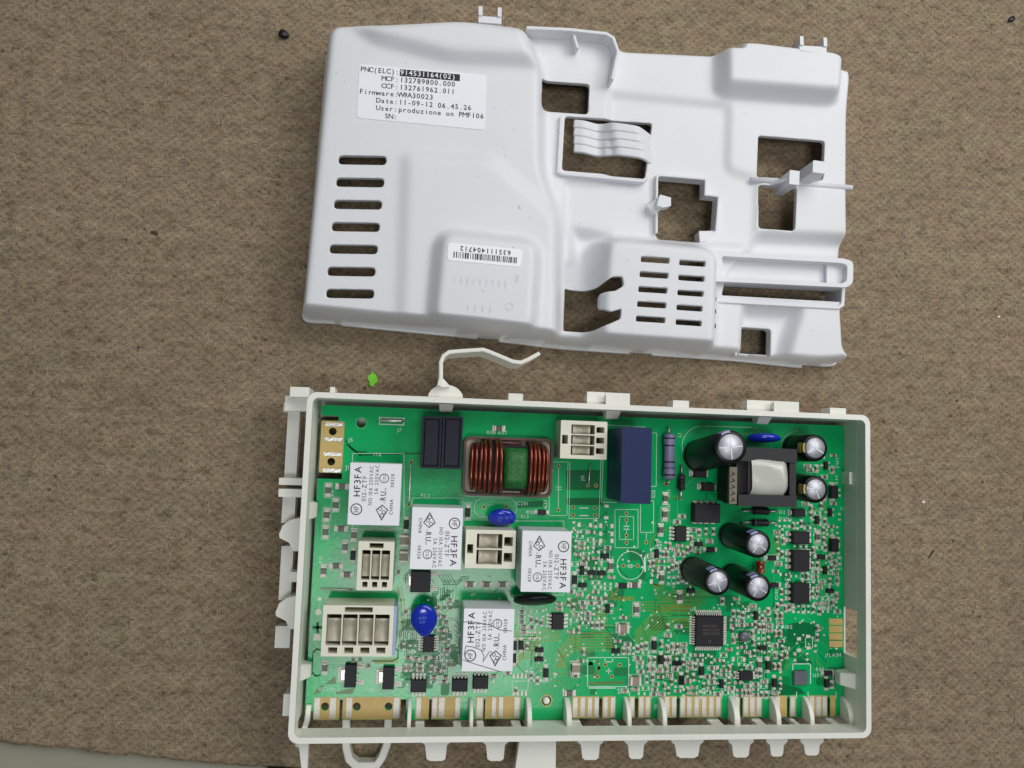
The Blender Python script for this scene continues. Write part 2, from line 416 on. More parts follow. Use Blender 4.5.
# ------------------------------------------------------------------ the tray
TR = thing('plastic_tray', 'ivory plastic tray with clips round its rim, holding the green circuit board', 'tray', (0, 0, 0))
X0, X1, Y0, Y1 = -91.0, 91.0, -51.5, 51.8
TH = 1.7
ZB = 11.0                                    # upper face of the circuit board
def tray():
    T = 'tray_ivory'
    # the rim wall, rounded corners, stands 4 mm clear of the mat on a floor frame
    plate('wall', [rrect(X0, Y0, X1, Y1, 3.0), rrect(X0+TH, Y0+TH, X1-TH, Y1-TH, 1.8)], 18.8, RIM_Z, T, TR, bevel=0.3)
    # below the rim band the wall is closed on three sides; the near side is open for the edge plugs
    lw = [(X0+0.03, Y0+4), (X0+0.03, Y1-3), (X0+3, Y1-0.03), (X1-3, Y1-0.03), (X1-0.03, Y1-3), (X1-0.03, Y0+4), (X1-TH-0.03, Y0+4), (X1-TH-0.03, Y1-TH-0.03), (X0+TH+0.03, Y1-TH-0.03), (X0+TH+0.03, Y0+4)]
    wy0, wy1 = W(850, 656, 15)[1], W(850, 609, 15)[1]        # oval window in the right hand wall
    xa, xb = X1-TH-0.03, X1-0.03
    l1 = lw[:4]+[(xb, Y1-3), (xb, wy1), (xa, wy1)]+lw[7:]
    plate('lower_wall', [l1], 3.0, 18.79, T, TR)
    m2 = MB(); m2.box(xa, Y0+4, 3.0, xb, wy0, 18.79, T); m2.build('lower_wall', TR)
    m2 = MB(); m2.box(xa, wy0, 3.0, xb, wy1, 9.0, T); m2.build('lower_wall', TR)
    m2 = MB(); m2.prism([(X0+0.03, Y0+4), (X0+0.03, Y0+3), (X0+3, Y0+0.03), (X1-3, Y0+0.03), (X1-0.03, Y0+3), (X1-0.03, Y0+4), (X1-TH, Y0+4), (X1-TH, Y0+TH), (X0+TH, Y0+TH), (X0+TH, Y0+4)], 16.2, 18.79, T); m2.build('front_band', TR)
    for a, b in ((526, 565), (845, 866)):
        m2 = MB(); m2.box(W(a, 726, 14)[0], Y0+0.03, 3.0, min(W(b, 726, 14)[0], X1-0.1), Y0+TH-0.03, 16.19, T); m2.build('lower_wall', TR)
    # floor with openings (bottom strip under the contacts, the left slots and the oval on the right)
    fl = rrect(X0+0.1, -39.0, X1-0.1, Y1-0.1, 2.0)
    holes = []
    xs = [W(x, 722, 3)[0] for x in (313, 404, 409, 466, 473, 521)]
    for a, b in ((571, 622), (630, 658), (665, 722), (736, 764), (777, 796), (810, 832)):
        pass
    x0, y0, x1, y1 = px_rect(843, 608, 858, 657, 3); holes.append(rrect(x0, y0, min(x1, 89.0), y1, 2.0))
    x0, y0, x1, y1 = px_rect(311, 416, 322, 480, 3); holes.append(rrect(-89.2, y0, -78, y1, 0.8))
    holes.append(rrect(-89.2, -20, -86, 10, 0.8))
    plate('floor', [fl]+holes, 0.0, 2.98, T, TR)
    for x in (-60, -20, 20, 60):
        m2 = MB(); m2.lathe(x, 38, [(2.2, 2.9), (2.2, ZB-1.7)], T, 12); m2.build('board_support', TR)
    # ledge strips seen between board and front wall
    for a, b in ((525, 567), (733, 737), (775, 779)):
        m2 = MB(); m2.box(W(a, 720, 6)[0], Y0+TH-0.05, 2.9, W(b, 720, 6)[0], -38.5, 6.5, T); m2.build('ledge', TR)
    # fins between the contact groups: quarter-round webs standing against the front wall
    for px, w in ((409, 1.2), (470.5, 1.1), (528, 1.5), (567, 1.7), (626.5, 1.4), (661.5, 1.5), (733, 2.0), (774, 1.6), (807, 1.5), (846.5, 2.2)):
        xc = W(px, 720, ZB+2)[0]; m2 = MB(); yb = Y0+TH-0.05
        prof = [(yb+0.6, 3.0), (yb+12.0, 3.0), (yb+12.0, ZB-1.8), (yb+7.4, ZB-1.8)]
        for i in range(9):
            t = math.radians(90*i/8); prof.append((yb+0.6+6.8*math.cos(t), ZB-0.6+6.4*math.sin(t)))
        prof.append((yb, ZB+5.8)); n = len(prof)
        v = [(xc-w/2, y, z) for y, z in prof]+[(xc+w/2, y, z) for y, z in prof]
        m2.add(v, [tuple(range(n)), tuple(range(n, 2*n))[::-1]]+[(i, n+i, n+(i+1) % n, (i+1) % n) for i in range(n)], T)
        m2.build('fin', TR, bevel=0.25)
    # curved brace in the near left corner
    p = [W(299, 742, 8), W(303, 733, 10), W(307, 720, 12), W(309, 705, 12)]
    m2 = MB(); m2.wallstrip(p, 1.6, 3, 12.5, T); m2.build('brace', TR, bevel=0.3)
    # tongues that run out under the front wall
    def tongue(pts, z0=0.3, z1=2.6):
        m3 = MB(); m3.prism([W(x, y, z1) for x, y in pts], z0, z1, T); m3.build('tongue', TR, bevel=0.5)
    zt = 9.0
    def tab(x0, x1, ytop, ybot, foot=0.0, z0=13.0, z1=16.3):
        w = (x1-x0)/2; c = (x0+x1)/2
        pts = [(c-w-foot, ytop), (c-w-foot, ytop+4), (c-w, ytop+7), (c-w*0.85, ybot-2), (c-w*0.55, ybot), (c+w*0.55, ybot), (c+w*0.85, ybot-2), (c+w, ytop+7), (c+w+foot, ytop+4), (c+w+foot, ytop)]
        P = [W(x, y, z1) for x, y in pts]; P = [(x, min(y, Y0+1.2)) for x, y in P]
        m3 = MB(); m3.prism(P, z0, z1, T); m3.build('tab', TR, bevel=0.4)
    for x0, x1, yb in ((425, 447, 761), (486, 505, 761), (581, 600, 760), (628, 644, 759), (675, 700, 758), (732, 750, 757.5), (770, 784, 756.5), (804, 820, 755.5)):
        tab(x0, x1, 738, yb, foot=3.5)
    # leg, loop and wide strap on the near side
    m3 = MB(); m3.prism([W(298, 738, 16), W(309, 738, 16), W(307, 775, 16), W(302.5, 775, 16)], 12.5, 16.3, T); m3.build('leg', TR, bevel=0.4)
    m3 = MB(); lp = [W(x, y, 5) for x, y in ((346, 680), (346, 748), (349, 760), (356, 766.5), (376, 766.5), (382, 758), (387, 745), (390, 680))]
    m3.wallstrip(lp, 2.5, 0.6, 5, T); m3.build('loop', TR, bevel=0.4)
    m3 = MB(); m3.prism([W(520, 736, 16), W(556, 736, 16), W(555, 790, 16), W(512, 790, 16)], 12.5, 16.3, T); m3.build('strap', TR, bevel=0.5)
    for x0, x1 in ((415, 424), (452, 460), (475, 482), (509, 518), (566, 577), (607, 613), (642, 647), (702, 714), (746, 755), (783, 788), (819, 826)):
        xa, xb = W(x0, 722, 7)[0], W(x1, 722, 7)[0]
        m3 = MB(); m3.box(xa, Y0+0.3, 3.0, xb, W(500, 720.5, ZB)[1], 12.0, T); m3.box(xa+0.02, Y0+0.25, 11.9, xb-0.02, Y0+TH-0.1, 16.3, T); m3.build('post', TR, bevel=0.3)
    # far rim: nubs, rounded bumps, board catches
    def rimbox(x0, y0, x1, y1, z0, z1, name, bev=0.6):
        a = px_rect(x0, y0, x1, y1, z1); m3 = MB(); m3.box(a[0], Y1-0.1, z0, a[2], a[3], z1, T); m3.build(name, TR, bevel=bev, seg=3)
    for x0, y0, x1 in ((330, 387, 335), (508.5, 393.5, 523), (673, 400.5, 689), (830, 408, 846)):
        rimbox(x0, y0, x1, y0+8, 17, 23.2, 'nub', 0.5)
    for x0, y0, x1, x2 in ((587, 391.5, 606, 630), (747, 400, 774, 799)):
        rimbox(x0, y0+0.5, x1+4, y0+12, 14, 21.0, 'bump', 1.9); rimbox(x1, y0+1.5, x2, y0+12, 12, 23.6, 'bump', 2.4)
    def catch(x0, x1, y0, y1, z0=11.2, z1=14.5):
        a = px_rect(x0, y0, x1, y1, z1); m3 = MB()
        yb = Y1-TH+0.05
        v = [(a[0]-0.5, yb, z0), (a[2]+0.5, yb, z0), (a[2], a[1], z0), (a[0], a[1], z0), (a[0]-0.5, yb, z1+2.4), (a[2]+0.5, yb, z1+2.4), (a[2], a[1], z1), (a[0], a[1], z1)]
        m3.add(v, [(0,1,2,3),(0,4,5,1),(1,5,6,2),(2,6,7,3),(3,7,4,0),(4,7,6,5)], T); m3.build('catch', TR, bevel=0.25)
    catch(440, 452, 404, 412); catch(606, 618, 412, 419); catch(757, 768, 418, 424)
    # right hand wall: wedge catch and a rib; left wall catches
    def side(x0, x1, y0, y1, z0, z1, xin, name='catch'):
        a = px_rect(x0, y0, x1, y1, z1); m3 = MB()
        xw = X1-TH+0.05 if xin > 0 else X0+TH-0.05; xe = a[0] if xin > 0 else a[2]
        v = [(xw, a[1]-0.6, z0), (xw, a[3]+0.6, z0), (xe, a[3], z0), (xe, a[1], z0), (xw, a[1]-0.6, z1+3), (xw, a[3]+0.6, z1+3), (xe, a[3], z1), (xe, a[1], z1)]
        f = [(0,1,2,3),(0,4,5,1),(1,5,6,2),(2,6,7,3),(3,7,4,0),(4,7,6,5)]
        m3.add(v, f, T); m3.build(name, TR, bevel=0.3)
    side(840, 862, 673, 685, 11.3, 15.0, 1)
    a = px_rect(845, 472, 860, 484, 12); m3 = MB(); m3.box(X1-TH+0.05, a[1], 3, X1-TH-1.0, a[3], 16, T); m3.build('rib', TR, bevel=0.3)
    side(298, 317, 503, 517, 11.3, 14, -1); side(296, 311, 664, 677, 11.3, 14, -1)
    # near left: blocks and rail hanging off the left wall
    def lblock(x0, y0, x1, y1, z0, z1, name, bev=0.5, touch=True):
        a = px_rect(x0, y0, x1, y1, z1); m3 = MB(); m3.box(a[0], a[1], z0, (X0+0.1) if touch else a[2], a[3], z1, T); m3.build(name, TR, bevel=bev, seg=3)
    lblock(290, 387, 310, 397, 10, 21, 'clip'); lblock(285, 396, 305, 411, 9, 17, 'clip', 0.7)
    lblock(283.5, 403, 290, 412, 8, 14, 'clip', 0.4, False)
    lblock(286, 410, 298, 482, 6, 12, 'rail', 1.0, False)
    lblock(279, 478, 298, 485, 8, 17, 'clip', 0.6); lblock(278.5, 489, 298, 497, 8, 17, 'clip', 0.6)
    lblock(282, 495, 295, 523, 6, 12, 'rail', 1.0, False)
    # flared clips
    for yy in (535, 613):
        ztop = 17; m3 = MB()
        a0 = W(279 if yy < 600 else 275.5, yy, ztop)[0]
        y_a, y_b, y_c, y_d = (W(285, yy-15, ztop)[1], W(285, yy-5, ztop)[1], W(285, yy+3, ztop)[1], W(285, yy+16, ztop)[1])
        xr = X0+0.1
        m3.prism([(xr, y_a+1), (a0+3.0, y_a), (a0+0.8, y_b+1.2), (a0+0.5, y_b), (a0, y_b-1.2), (a0+0.2, y_c), (a0+3.2, y_c-1.5), (a0+4.0, y_d+0.8), (a0+4.8, y_d), (xr, y_d)], 8, ztop, T); m3.build('clip', TR, bevel=0.45, seg=2)
    lblock(280, 546, 292, 600, 6, 12, 'rail', 1.0, False)
    lblock(275, 626, 290, 648, 6, 12, 'rail', 1.0, False)
    lblock(289, 572, 299, 582, 10, 16, 'clip', 0.5); lblock(283, 694, 292, 716, 12, 20, 'nub', 0.6)
    # far side: cable hook standing on a rounded foot
    f0 = px_rect(428, 385, 463, 398, 20); m3 = MB()
    cx = (f0[0]+f0[2])/2; cy = Y1+1.2
    pts = [(f0[0], Y1-0.05)]+[(cx+(f0[2]-f0[0])/2*math.cos(t), Y1-0.05+(f0[3]-Y1)*math.sin(t)) for t in [math.pi-math.pi*i/10 for i in range(11)]]+[(f0[2], Y1-0.05)]
    m3.prism(pts[1:-1], 15, 22, T); m3.build('hook_foot', TR, bevel=0.9, seg=3)
    path = [(439, 386), (441, 377), (441, 362), (443.5, 356), (449, 352), (460, 351), (483, 349.5), (489, 351.5), (513, 361.5), (521, 362.5), (528, 359.5), (540, 353)]
    P = [W(x, y, 27) for x, y in path]
    m3 = MB(); m3.wallstrip(P, 1.25, 13, 27, T); m3.build('cable_hook', TR, bevel=0.3)
    m3 = MB(); m3.prism([W(441, 376, 24), W(451, 387, 24), W(436, 387, 24)], 15, 24, T); m3.build('gusset', TR, bevel=0.3)
tray()

# ------------------------------------------------------------------ the cover
def sdf_poly(X, Y, P):
    d = np.full(X.shape, 1e18); inside = np.zeros(X.shape, bool); n = len(P)
    for i in range(n):
        ax, ay = P[i]; bx, by = P[(i+1) % n]; ex, ey = bx-ax, by-ay
        wx, wy = X-ax, Y-ay; t = np.clip((wx*ex+wy*ey)/(ex*ex+ey*ey+1e-12), 0, 1)
        d = np.minimum(d, (wx-ex*t)**2+(wy-ey*t)**2)
        c = ((ay > Y) != (by > Y)) & (X < (bx-ax)*(Y-ay)/((by-ay) if by != ay else 1e-12)+ax)
        inside ^= c
    d = np.sqrt(d); return np.where(inside, -d, d)
def sstep(t): t = np.clip(t, 0, 1); return t*t*(3-2*t)
CVR = math.radians(-2.2)
def cover():
    o0 = W(300, 320, 1)
    CV = thing('plastic_cover', 'white moulded plastic cover with vent slots and a printed label, above the tray', 'cover', (0, 122, 0))
    step = 0.42
    nu, nv = int(196/step), int(116/step)
    c, s = math.cos(CVR), math.sin(CVR); ox, oy = o0[0]-4, o0[1]-8
    U, V = np.meshgrid(np.arange(nu+1)*step, np.arange(nv+1)*step)
    X = ox+c*U-s*V; Y = oy+s*U+c*V
    def P(pts, z, r=0.0):
        q = [W(x, y, z) for x, y in pts]
        return rpoly(q, r, 5) if r else q
    base = 13.5
    H = np.full(X.shape, base)
    def paint(pts, z, w, r=2.0, zl=None):
        nonlocal H
        sd = sdf_poly(X, Y, P(pts, z if zl is None else zl, r)); k = sstep(-sd/w)
        H = H*(1-k)+z*k
    # left body, the raised field below the label, the square block, the humped far edge
    paint([(322, 16), (440, 12), (532, 20), (549, 64), (549, 168), (567, 214), (566, 352), (290, 330)], 20.5, 3.8, 6)
    paint([(398, 146), (494, 150), (548, 198), (564, 216), (562, 345), (392, 330)], 22.0, 4.6, 5)
    paint([(340, 16), (460, 8), (530, 18), (549, 66), (450, 62), (372, 42)], 24.5, 5.5, 4)
    paint([(435, 223), (546, 235), (540, 338), (425, 328)], 27.2, 3.4, 7)
    # right half: pocket, far hump, low zone before the trough, vent block, near right block
    paint([(606, 92), (731, 104), (729, 170), (760, 177), (757, 250), (560, 240), (560, 178), (604, 180)], 12.0, 2.2, 3)
    paint([(722, 28), (748, 22), (852, 36), (848, 97), (722, 88)], 20.5, 3.0, 4)
    paint([(567, 228), (610, 236), (610, 292), (565, 288)], 8.0, 3.4, 2)
    paint([(565, 263), (605, 266), (605, 294), (564, 292)], 10.5, 1.2, 1.5)
    paint([(752, 234), (856, 238), (856, 292), (716, 286)], 8.5, 3.0, 2)
    paint([(717, 296), (850, 302), (846, 376), (714, 366)], 13.0, 1.2, 1)
    paint([(735, 305), (800, 308), (788, 344), (782, 372), (732, 364)], 8.0, 3.6, 3)
    paint([(596, 224), (714, 235), (731, 250), (728, 346), (717, 359), (588, 349)], 24.5, 5.2, 8)
    # separable blur rounds every moulded edge
    def blur(A, sg):
        r = int(3*sg/step)+1; k = np.exp(-0.5*(np.arange(-r, r+1)*step/sg)**2); k /= k.sum()
        Bp = np.pad(A, ((0, 0), (r, r)), mode='edge'); A = sum(k[i]*Bp[:, i:i+A.shape[1]] for i in range(2*r+1))
        Bp = np.pad(A, ((r, r), (0, 0)), mode='edge'); return sum(k[i]*Bp[i:i+A.shape[0], :] for i in range(2*r+1))
    H = blur(H, 1.0)
    # outline of the moulding: top silhouette at its own height, near edge at the lip
    def Q(x, y, z): return W(x, y, z)
    outl = [Q(327, 23, 18), Q(384, 26, 20), Q(440, 19, 23), Q(470, 17.5, 23), Q(522, 23, 22), Q(530, 29, 13), Q(610, 36, 13), Q(620, 50, 13), Q(735, 55.5, 13), Q(739, 45, 17), Q(756, 40.5, 20), Q(836, 50.5, 20), Q(840, 64, 15), Q(850, 70, 13), Q(851, 78, 13), Q(848, 113, 13),
            Q(846, 190, 12), Q(842, 245, 9), Q(840.5, 305, 12), Q(837, 350, 8), Q(833, 361, 1), Q(800, 363, 1), Q(735, 356, 1), Q(560, 344, 1), Q(470, 333, 1), Q(308, 317, 1), Q(303, 306, 15)]
    outl = rpoly(outl, 4.0, 5)
    so = sdf_poly(X, Y, outl)-1.9
    lip = 2.0
    wall = lip+(H-lip)*np.sqrt(np.clip(1-(1-np.clip((-so-0.9)/2.6, 0, 1))**2, 0, 1))
    H = np.minimum(H, wall)
    # openings
    zc = 13.0
    holes = [P([(541, 80), (590, 83.5), (588.5, 114), (540, 110.5)], 14, 1.4),
             P([(564.5, 117), (653, 122), (646, 178), (561.5, 171)], zc, 1.2),
             P([(658, 176), (705, 180), (704, 195.5), (718, 197), (715.5, 230), (702, 231), (699.5, 243), (658, 240), (654, 231)], 12.5, 0.9),
             P([(757.5, 136), (824, 141.5), (822.5, 181), (756, 177.5)], 13, 1.2), P([(757, 186), (795, 189), (793, 232), (757, 229.5)], 12, 1.2),
             P([(720, 281), (843, 288), (841, 305), (716, 298)], 8.5, 0.6), P([(738, 328), (770, 330), (769, 355), (737, 353)], 8, 1.2),
             P([(566, 287), (595, 290), (606, 282), (616, 282), (617, 291), (609, 296), (596, 297), (595, 312), (605, 316), (615, 313), (614, 323), (605, 327), (592, 332), (564.5, 330)], 16, 0.7)]
    for x, y in ((362.6, 160.2), (360.3, 182.5), (358, 204.7), (355.8, 227), (353.7, 249.3), (351.5, 271.6), (350.2, 293.7)):
        holes.append(P([(x-24, y-5.0), (x+24, y-4.2), (x+23.6, y+5.0), (x-24.4, y+4.2)], 20.5, 1.5))
    for i, y in enumerate((259.5, 274.6, 289.5, 304.3, 319)):
        k = i/4
        holes.append(P([(641.2-5*k, y-3.4), (669.5-4*k, y-1.6), (669-4*k, y+4.2), (640.7-5*k, y+2.4)], 24.5, 0.3))
        holes.append(P([(679.5-3.6*k, y+0.2), (705.5-3.6*k, y+1.8), (705-3.6*k, y+7.4), (679-3.6*k, y+5.6)], 24.5, 0.3))
    for y in (297, 309.5, 324): holes.append(P([(714.5, y-2.5), (722, y-2.2), (721.6, y+2.6), (714, y+2.3)], 19, 0.5))
    for x, y in ((331, 326.3), (488, 341), (641, 355.5), (813, 368.3)): holes.append(P([(x-11, y-3.4), (x+11, y-2.0), (x+11, y+1.0), (x-11, y-0.4)], 2.0, 0.1))
    for x, y in ((316, 96.5), (309, 219)): holes.append(P([(x-3.5, y-11), (x+2.2, y-11), (x+0.7, y+11), (x-5, y+11)], 12, 0.1))
    cut = -so.copy(); cut = -cut                        # positive = outside the material
    for h in holes:
        cut = np.maximum(cut, -sdf_poly(X, Y, h))
    # snap the grid to the cut line, keep the cells inside
    gy, gx = np.gradient(cut, step); gl = np.sqrt(gx*gx+gy*gy)+1e-6
    cell = (cut[:-1, :-1]+cut[1:, :-1]+cut[:-1, 1:]+cut[1:, 1:])/4 < 0
    near = np.zeros(X.shape, bool); far = np.zeros(X.shape, bool)
    for dj, di in ((0, 0), (0, 1), (1, 0), (1, 1)):
        near[dj:dj+cell.shape[0], di:di+cell.shape[1]] |= cell; far[dj:dj+cell.shape[0], di:di+cell.shape[1]] |= ~cell
    bd = near & far
    mv = np.where(bd, np.clip(cut, -0.7*step, 0.7*step), 0)
    U2 = U-mv*gx/gl; V2 = V-mv*gy/gl
    X2 = ox+c*U2-s*V2; Y2 = oy+s*U2+c*V2
    ids = -np.ones(X.shape, int); ids[near] = np.arange(near.sum())
    nV = int(near.sum())
    top = np.stack([X2[near], Y2[near], H[near]], 1); th = 1.7
    bot = top.copy(); bot[:, 2] = np.maximum(bot[:, 2]-th, 0.02)
    jj, ii = np.nonzero(cell)
    quads = np.stack([ids[jj, ii], ids[jj, ii+1], ids[jj+1, ii+1], ids[jj+1, ii]], 1)
    F = [tuple(q) for q in quads.tolist()]+[tuple(q) for q in (quads[:, ::-1]+nV).tolist()]
    nsm = len(F)
    cp = np.pad(cell, 1)
    for a, b, dj, di in ((0, 1, -1, 0), (1, 2, 0, 1), (2, 3, 1, 0), (3, 0, 0, -1)):
        e = ~cp[jj+1+dj, ii+1+di]
        for q in quads[e].tolist(): F.append((q[b], q[a], q[a]+nV, q[b]+nV))
    mb = MB(); mb.v = [tuple(p) for p in np.concatenate([top, bot]).tolist()]; mb.f = F; mb.m = [mb.mi('cover_white')]*len(F); mb.sm = [True]*nsm+[False]*(len(F)-nsm)
    mb.build('shell', CV)
    def hz(x, y):                                        # height of the shell at a world point
        u = (c*(x-ox)+s*(y-oy))/step; v = (-s*(x-ox)+c*(y-oy))/step
        return float(H[int(np.clip(round(v), 0, H.shape[0]-1)), int(np.clip(round(u), 0, H.shape[1]-1))])
    C = 'cover_white'
    def strip_part(name, pts, z, w, z0, z1, closed=False, bev=0.3):
        m2 = MB(); m2.wallstrip([W(x, y, z) for x, y in pts], w, z0, z1, C, closed); return m2.build(name, CV, bevel=bev)
    # raised frames round the comb opening and the cross shaped opening
    strip_part('opening_rim', [(561.5, 116), (558.5, 171), (563, 173.5), (643, 181), (648, 177)], 15, 1.1, 10, 15.2)
    strip_part('opening_rim', [(656.5, 233), (657, 176.5), (660, 175), (706, 179), (705.5, 194.5), (719, 196), (716.5, 230)], 14, 0.9, 9, 14.2)
    strip_part('opening_rim', [(735.5, 356), (736.5, 328), (739, 326), (769, 328), (771.5, 331), (771, 356)], 9.5, 0.9, 6, 10)
    # guard wall by the far edge
    strip_part('guard_wall', [(526, 28), (570, 30), (606, 34), (613, 38), (618, 52), (615, 66), (612, 80)], 19, 1.2, 9, 19.5, bev=0.4)
    strip_part('guard_rib', [(573, 31), (578, 48)], 18, 1.0, 9, 18, bev=0.3)
    # comb of four wavy fingers over its opening
    ang = CVR; ux, uy = math.cos(ang), math.sin(ang)
    for k in range(4):
        prof = [(574, 0, 12.6), (584, 0.0, 13.4), (591, 1.5, 12.6), (597, 3.0, 11.2), (604, 2.2, 12.2), (611, 0.2, 15.2), (617, 0.2, 15.6), (637, 1.6, 15.6), (641, 3.0, 15.2), (648, 8.0, 12.5), (655, 13.0, 9.5)]
        yb = 123+k*8.2; P3 = []
        xs_ = np.linspace(574, 655, 37); pz = np.array(prof); ker = np.array([1, 2, 3, 2, 1])/9.0
        def sm_(q): return np.convolve(np.pad(np.interp(xs_, pz[:, 0], pz[:, q]), 2, mode='edge'), ker, mode='valid')
        for x, dy, z in zip(xs_, sm_(1), sm_(2)):
            z2 = z+0.9*(2-k)*0.55
            sh = 1.6*k if x > 606 else 0.5*k
            a = W(x+(sh if x > 606 else 0), yb+dy+(x-574)*0.07, z2); P3.append((a[0], a[1], z2))
        w = 2.75; v = []; f = []
        for i, p in enumerate(P3):
            nx, ny = -uy, ux
            v += [(p[0]+nx*w/2, p[1]+ny*w/2, p[2]), (p[0]-nx*w/2, p[1]-ny*w/2, p[2]-0.25), (p[0]-nx*w/2, p[1]-ny*w/2, p[2]-2.0), (p[0]+nx*w/2, p[1]+ny*w/2, p[2]-1.8)]
        for i in range(len(P3)-1):
            for q in range(4): f.append((i*4+q, i*4+(q+1) % 4, i*4+4+(q+1) % 4, i*4+4+q))
        f += [(3, 2, 1, 0), tuple(range(len(v)-4, len(v)))]
        m2 = MB(); m2.add(v, f, C); m2.build('comb_finger', CV, bevel=0.5, seg=3)
    # retaining hook at the cross shaped opening
    m2 = MB(); a = px_rect(656, 195, 671, 209, 18)
    m2.prism([W(660, 194.5, 18), W(671, 197.5, 18), (W(671, 206, 18)), W(663, 207.5, 18), W(657, 205, 18)], 14, 18, C); m2.prism([W(646, 207, 14), W(658, 197, 15), W(666, 204, 15), W(655, 215, 14)], 10, 15, C); m2.build('hook', CV, bevel=0.35)
    m2 = MB(); m2.prism([W(699, 231, 13), W(716, 231, 13), W(712, 236, 13), W(706, 241, 13), W(700, 242, 13)], 8, 13, C); m2.build('hook', CV, bevel=0.35)
    # round bar with two leaning hooks
    a, b = W(752, 179, 14), W(853, 187, 14); m2 = MB(); m2.tube([(*a, 13.2), (*b, 13.2)], 0.95, C, 12); m2.build('bar', CV)
    for (x0, y0, x1, y1), z, gx in (((789.5, 170.5, 799.5, 184.5), 21.5, -1), ((813, 161, 826.5, 173), 24.0, 1)):
        a = px_rect(x0, y0, x1, y1, z); m2 = MB(); cx_, cy_ = (a[0]+a[2])/2, (a[1]+a[3])/2
        m2.cbox(cx_, cy_, 10, a[2]-a[0], a[3]-a[1], z, C, CVR); m2.build('upright_hook', CV, bevel=0.4)
        m2 = MB(); xe = a[0] if gx < 0 else a[2]
        m2.add([(xe, cy_-0.5, 11), (xe+gx*4.5, cy_-0.5, 11), (xe, cy_-0.5, z-2), (xe, cy_+0.5, 11), (xe+gx*4.5, cy_+0.5, 11), (xe, cy_+0.5, z-2)], [(0, 1, 2), (5, 4, 3), (0, 3, 4, 1), (1, 4, 5, 2), (2, 5, 3, 0)], C); m2.build('gusset', CV)
    # trough that bridges from the vent block past the right edge
    t0 = [W(x, y, 17) for x, y in ((712, 251), (845, 258.5), (853.5, 262), (853, 283), (847, 287.5), (712, 281))]
    t1 = [W(x, y, 17) for x, y in ((722, 256), (842, 263), (847.5, 265), (847, 281), (842, 283.5), (720, 277.5))]
    plate('trough_wall', [rpoly(t0, 1.4), rpoly(t1, 1.0)], 9.6, 17.0, C, CV, bevel=0.4)
    plate('trough_floor', [rpoly([((p[0]*0.7+q[0]*0.3), (p[1]*0.7+q[1]*0.3)) for p, q in zip(t0, t1)], 1.0)], 9.7, 12.2, C, CV)
    m2 = MB(); m2.prism([W(828, 260.5, 15), W(850, 262, 15), W(850, 286, 15), W(828, 285, 15)], 12, 14.2, C); m2.build('trough_step', CV, bevel=0.5)
    m2 = MB(); m2.prism([W(712, 256, 16), W(724, 257, 16), W(723.5, 281, 16), W(712, 280, 16)], 12, 15, C); m2.build('trough_step', CV, bevel=0.5)
    strip_part('slot_wall', [(714, 300.5), (838, 307.5), (842.5, 305), (843.5, 287)], 13.5, 1.3, 2, 13.8)
    # U shaped lugs on the far edge
    for x, y, w in ((490, 14, 23), (813, 43.5, 27)):
        z = 22 if x < 600 else 20.5
        m2 = MB(); p0, p1 = W(x-w/2, y+3, z), W(x+w/2, y+4.5, z)
        d = ((p1[0]-p0[0]), (p1[1]-p0[1])); L = math.hypot(*d); d = (d[0]/L, d[1]/L); nn = (-d[1], d[0])
        def qd(u0, u1, v0, v1): return [(p0[0]+d[0]*u+nn[0]*v, p0[1]+d[1]*u+nn[1]*v) for u, v in ((u0, v0), (u1, v0), (u1, v1), (u0, v1))]
        m2.prism(qd(0, L, -1.8, 0.4), z-6, z, C); m2.prism(qd(0, 1.3, 0.3, 3.4), z-6, z+0.6, C); m2.prism(qd(L-1.3, L, 0.3, 3.4), z-6, z+0.6, C)
        m2.build('lug', CV, bevel=0.35)
    # printed label
    lz = 20.5+0.12
    lq = [W(x, y, lz) for x, y in ((359.5, 64), (486.6, 75.2), (484.4, 130), (356.7, 117.8))]
    m2 = MB(); m2.prism(rpoly(lq, 1.0), lz-0.12, lz+0.06, 'label_paper'); lab = m2.build('label', CV)
    uvec = Vector((lq[1][0]-lq[0][0], lq[1][1]-lq[0][1])); la = math.atan2(uvec.y, uvec.x); Lw = uvec.length
    ex = (math.cos(la), math.sin(la)); ey = (-math.sin(la), math.cos(la)); Lh = math.hypot(lq[3][0]-lq[0][0], lq[3][1]-lq[0][1])
    pitch = Lw/29.6; ls = Lh*0.139; colx = Lw*0.295; m2 = MB()
    rows = [('PNC(ELC):', '914531164(02)'), ('MCF:', '132789800.000'), ('CCF:', '132761962.011'), ('Firmware:', 'W9A30023'), ('Date:', '11-09-12 06.45.26'), ('User:', 'produzione on PMF106'), ('SN:', '')]
    for i, (a, b) in enumerate(rows):
        y = -(Lh*0.135+ls*i); x = colx-pitch*(len(a)-1)-pitch*0.5
        def at(u, v): return lq[0][0]+ex[0]*u+ey[0]*v, lq[0][1]+ex[1]*u+ey[1]*v
        px, py = at(x, y); text(m2, a, px, py, lz+0.1, la, 1.6, 'ink', pitch, 1.0, 0.1, 0.05)
        if b:
            if i == 0:
                p0 = at(colx+pitch*0.6, y-0.45); p1 = at(colx+pitch*14.6, y-0.45); p2 = at(colx+pitch*14.6, y+1.85); p3 = at(colx+pitch*0.6, y+1.85)
                m2.add([(*p, lz+0.1) for p in (p0, p1, p2, p3)], [(0, 1, 2, 3)], 'ink')
            px, py = at(colx+pitch*0.6, y); text(m2, b, px, py, lz+(0.14 if i == 0 else 0.1), la, 1.65, 'label_paper' if i == 0 else 'ink', pitch, 1.0, 0.1, 0.04 if i == 0 else 0.05)
    m2.build('printed_text', lab)
    # bar code sticker, upside down, on the square block
    bz = 27.2+0.1
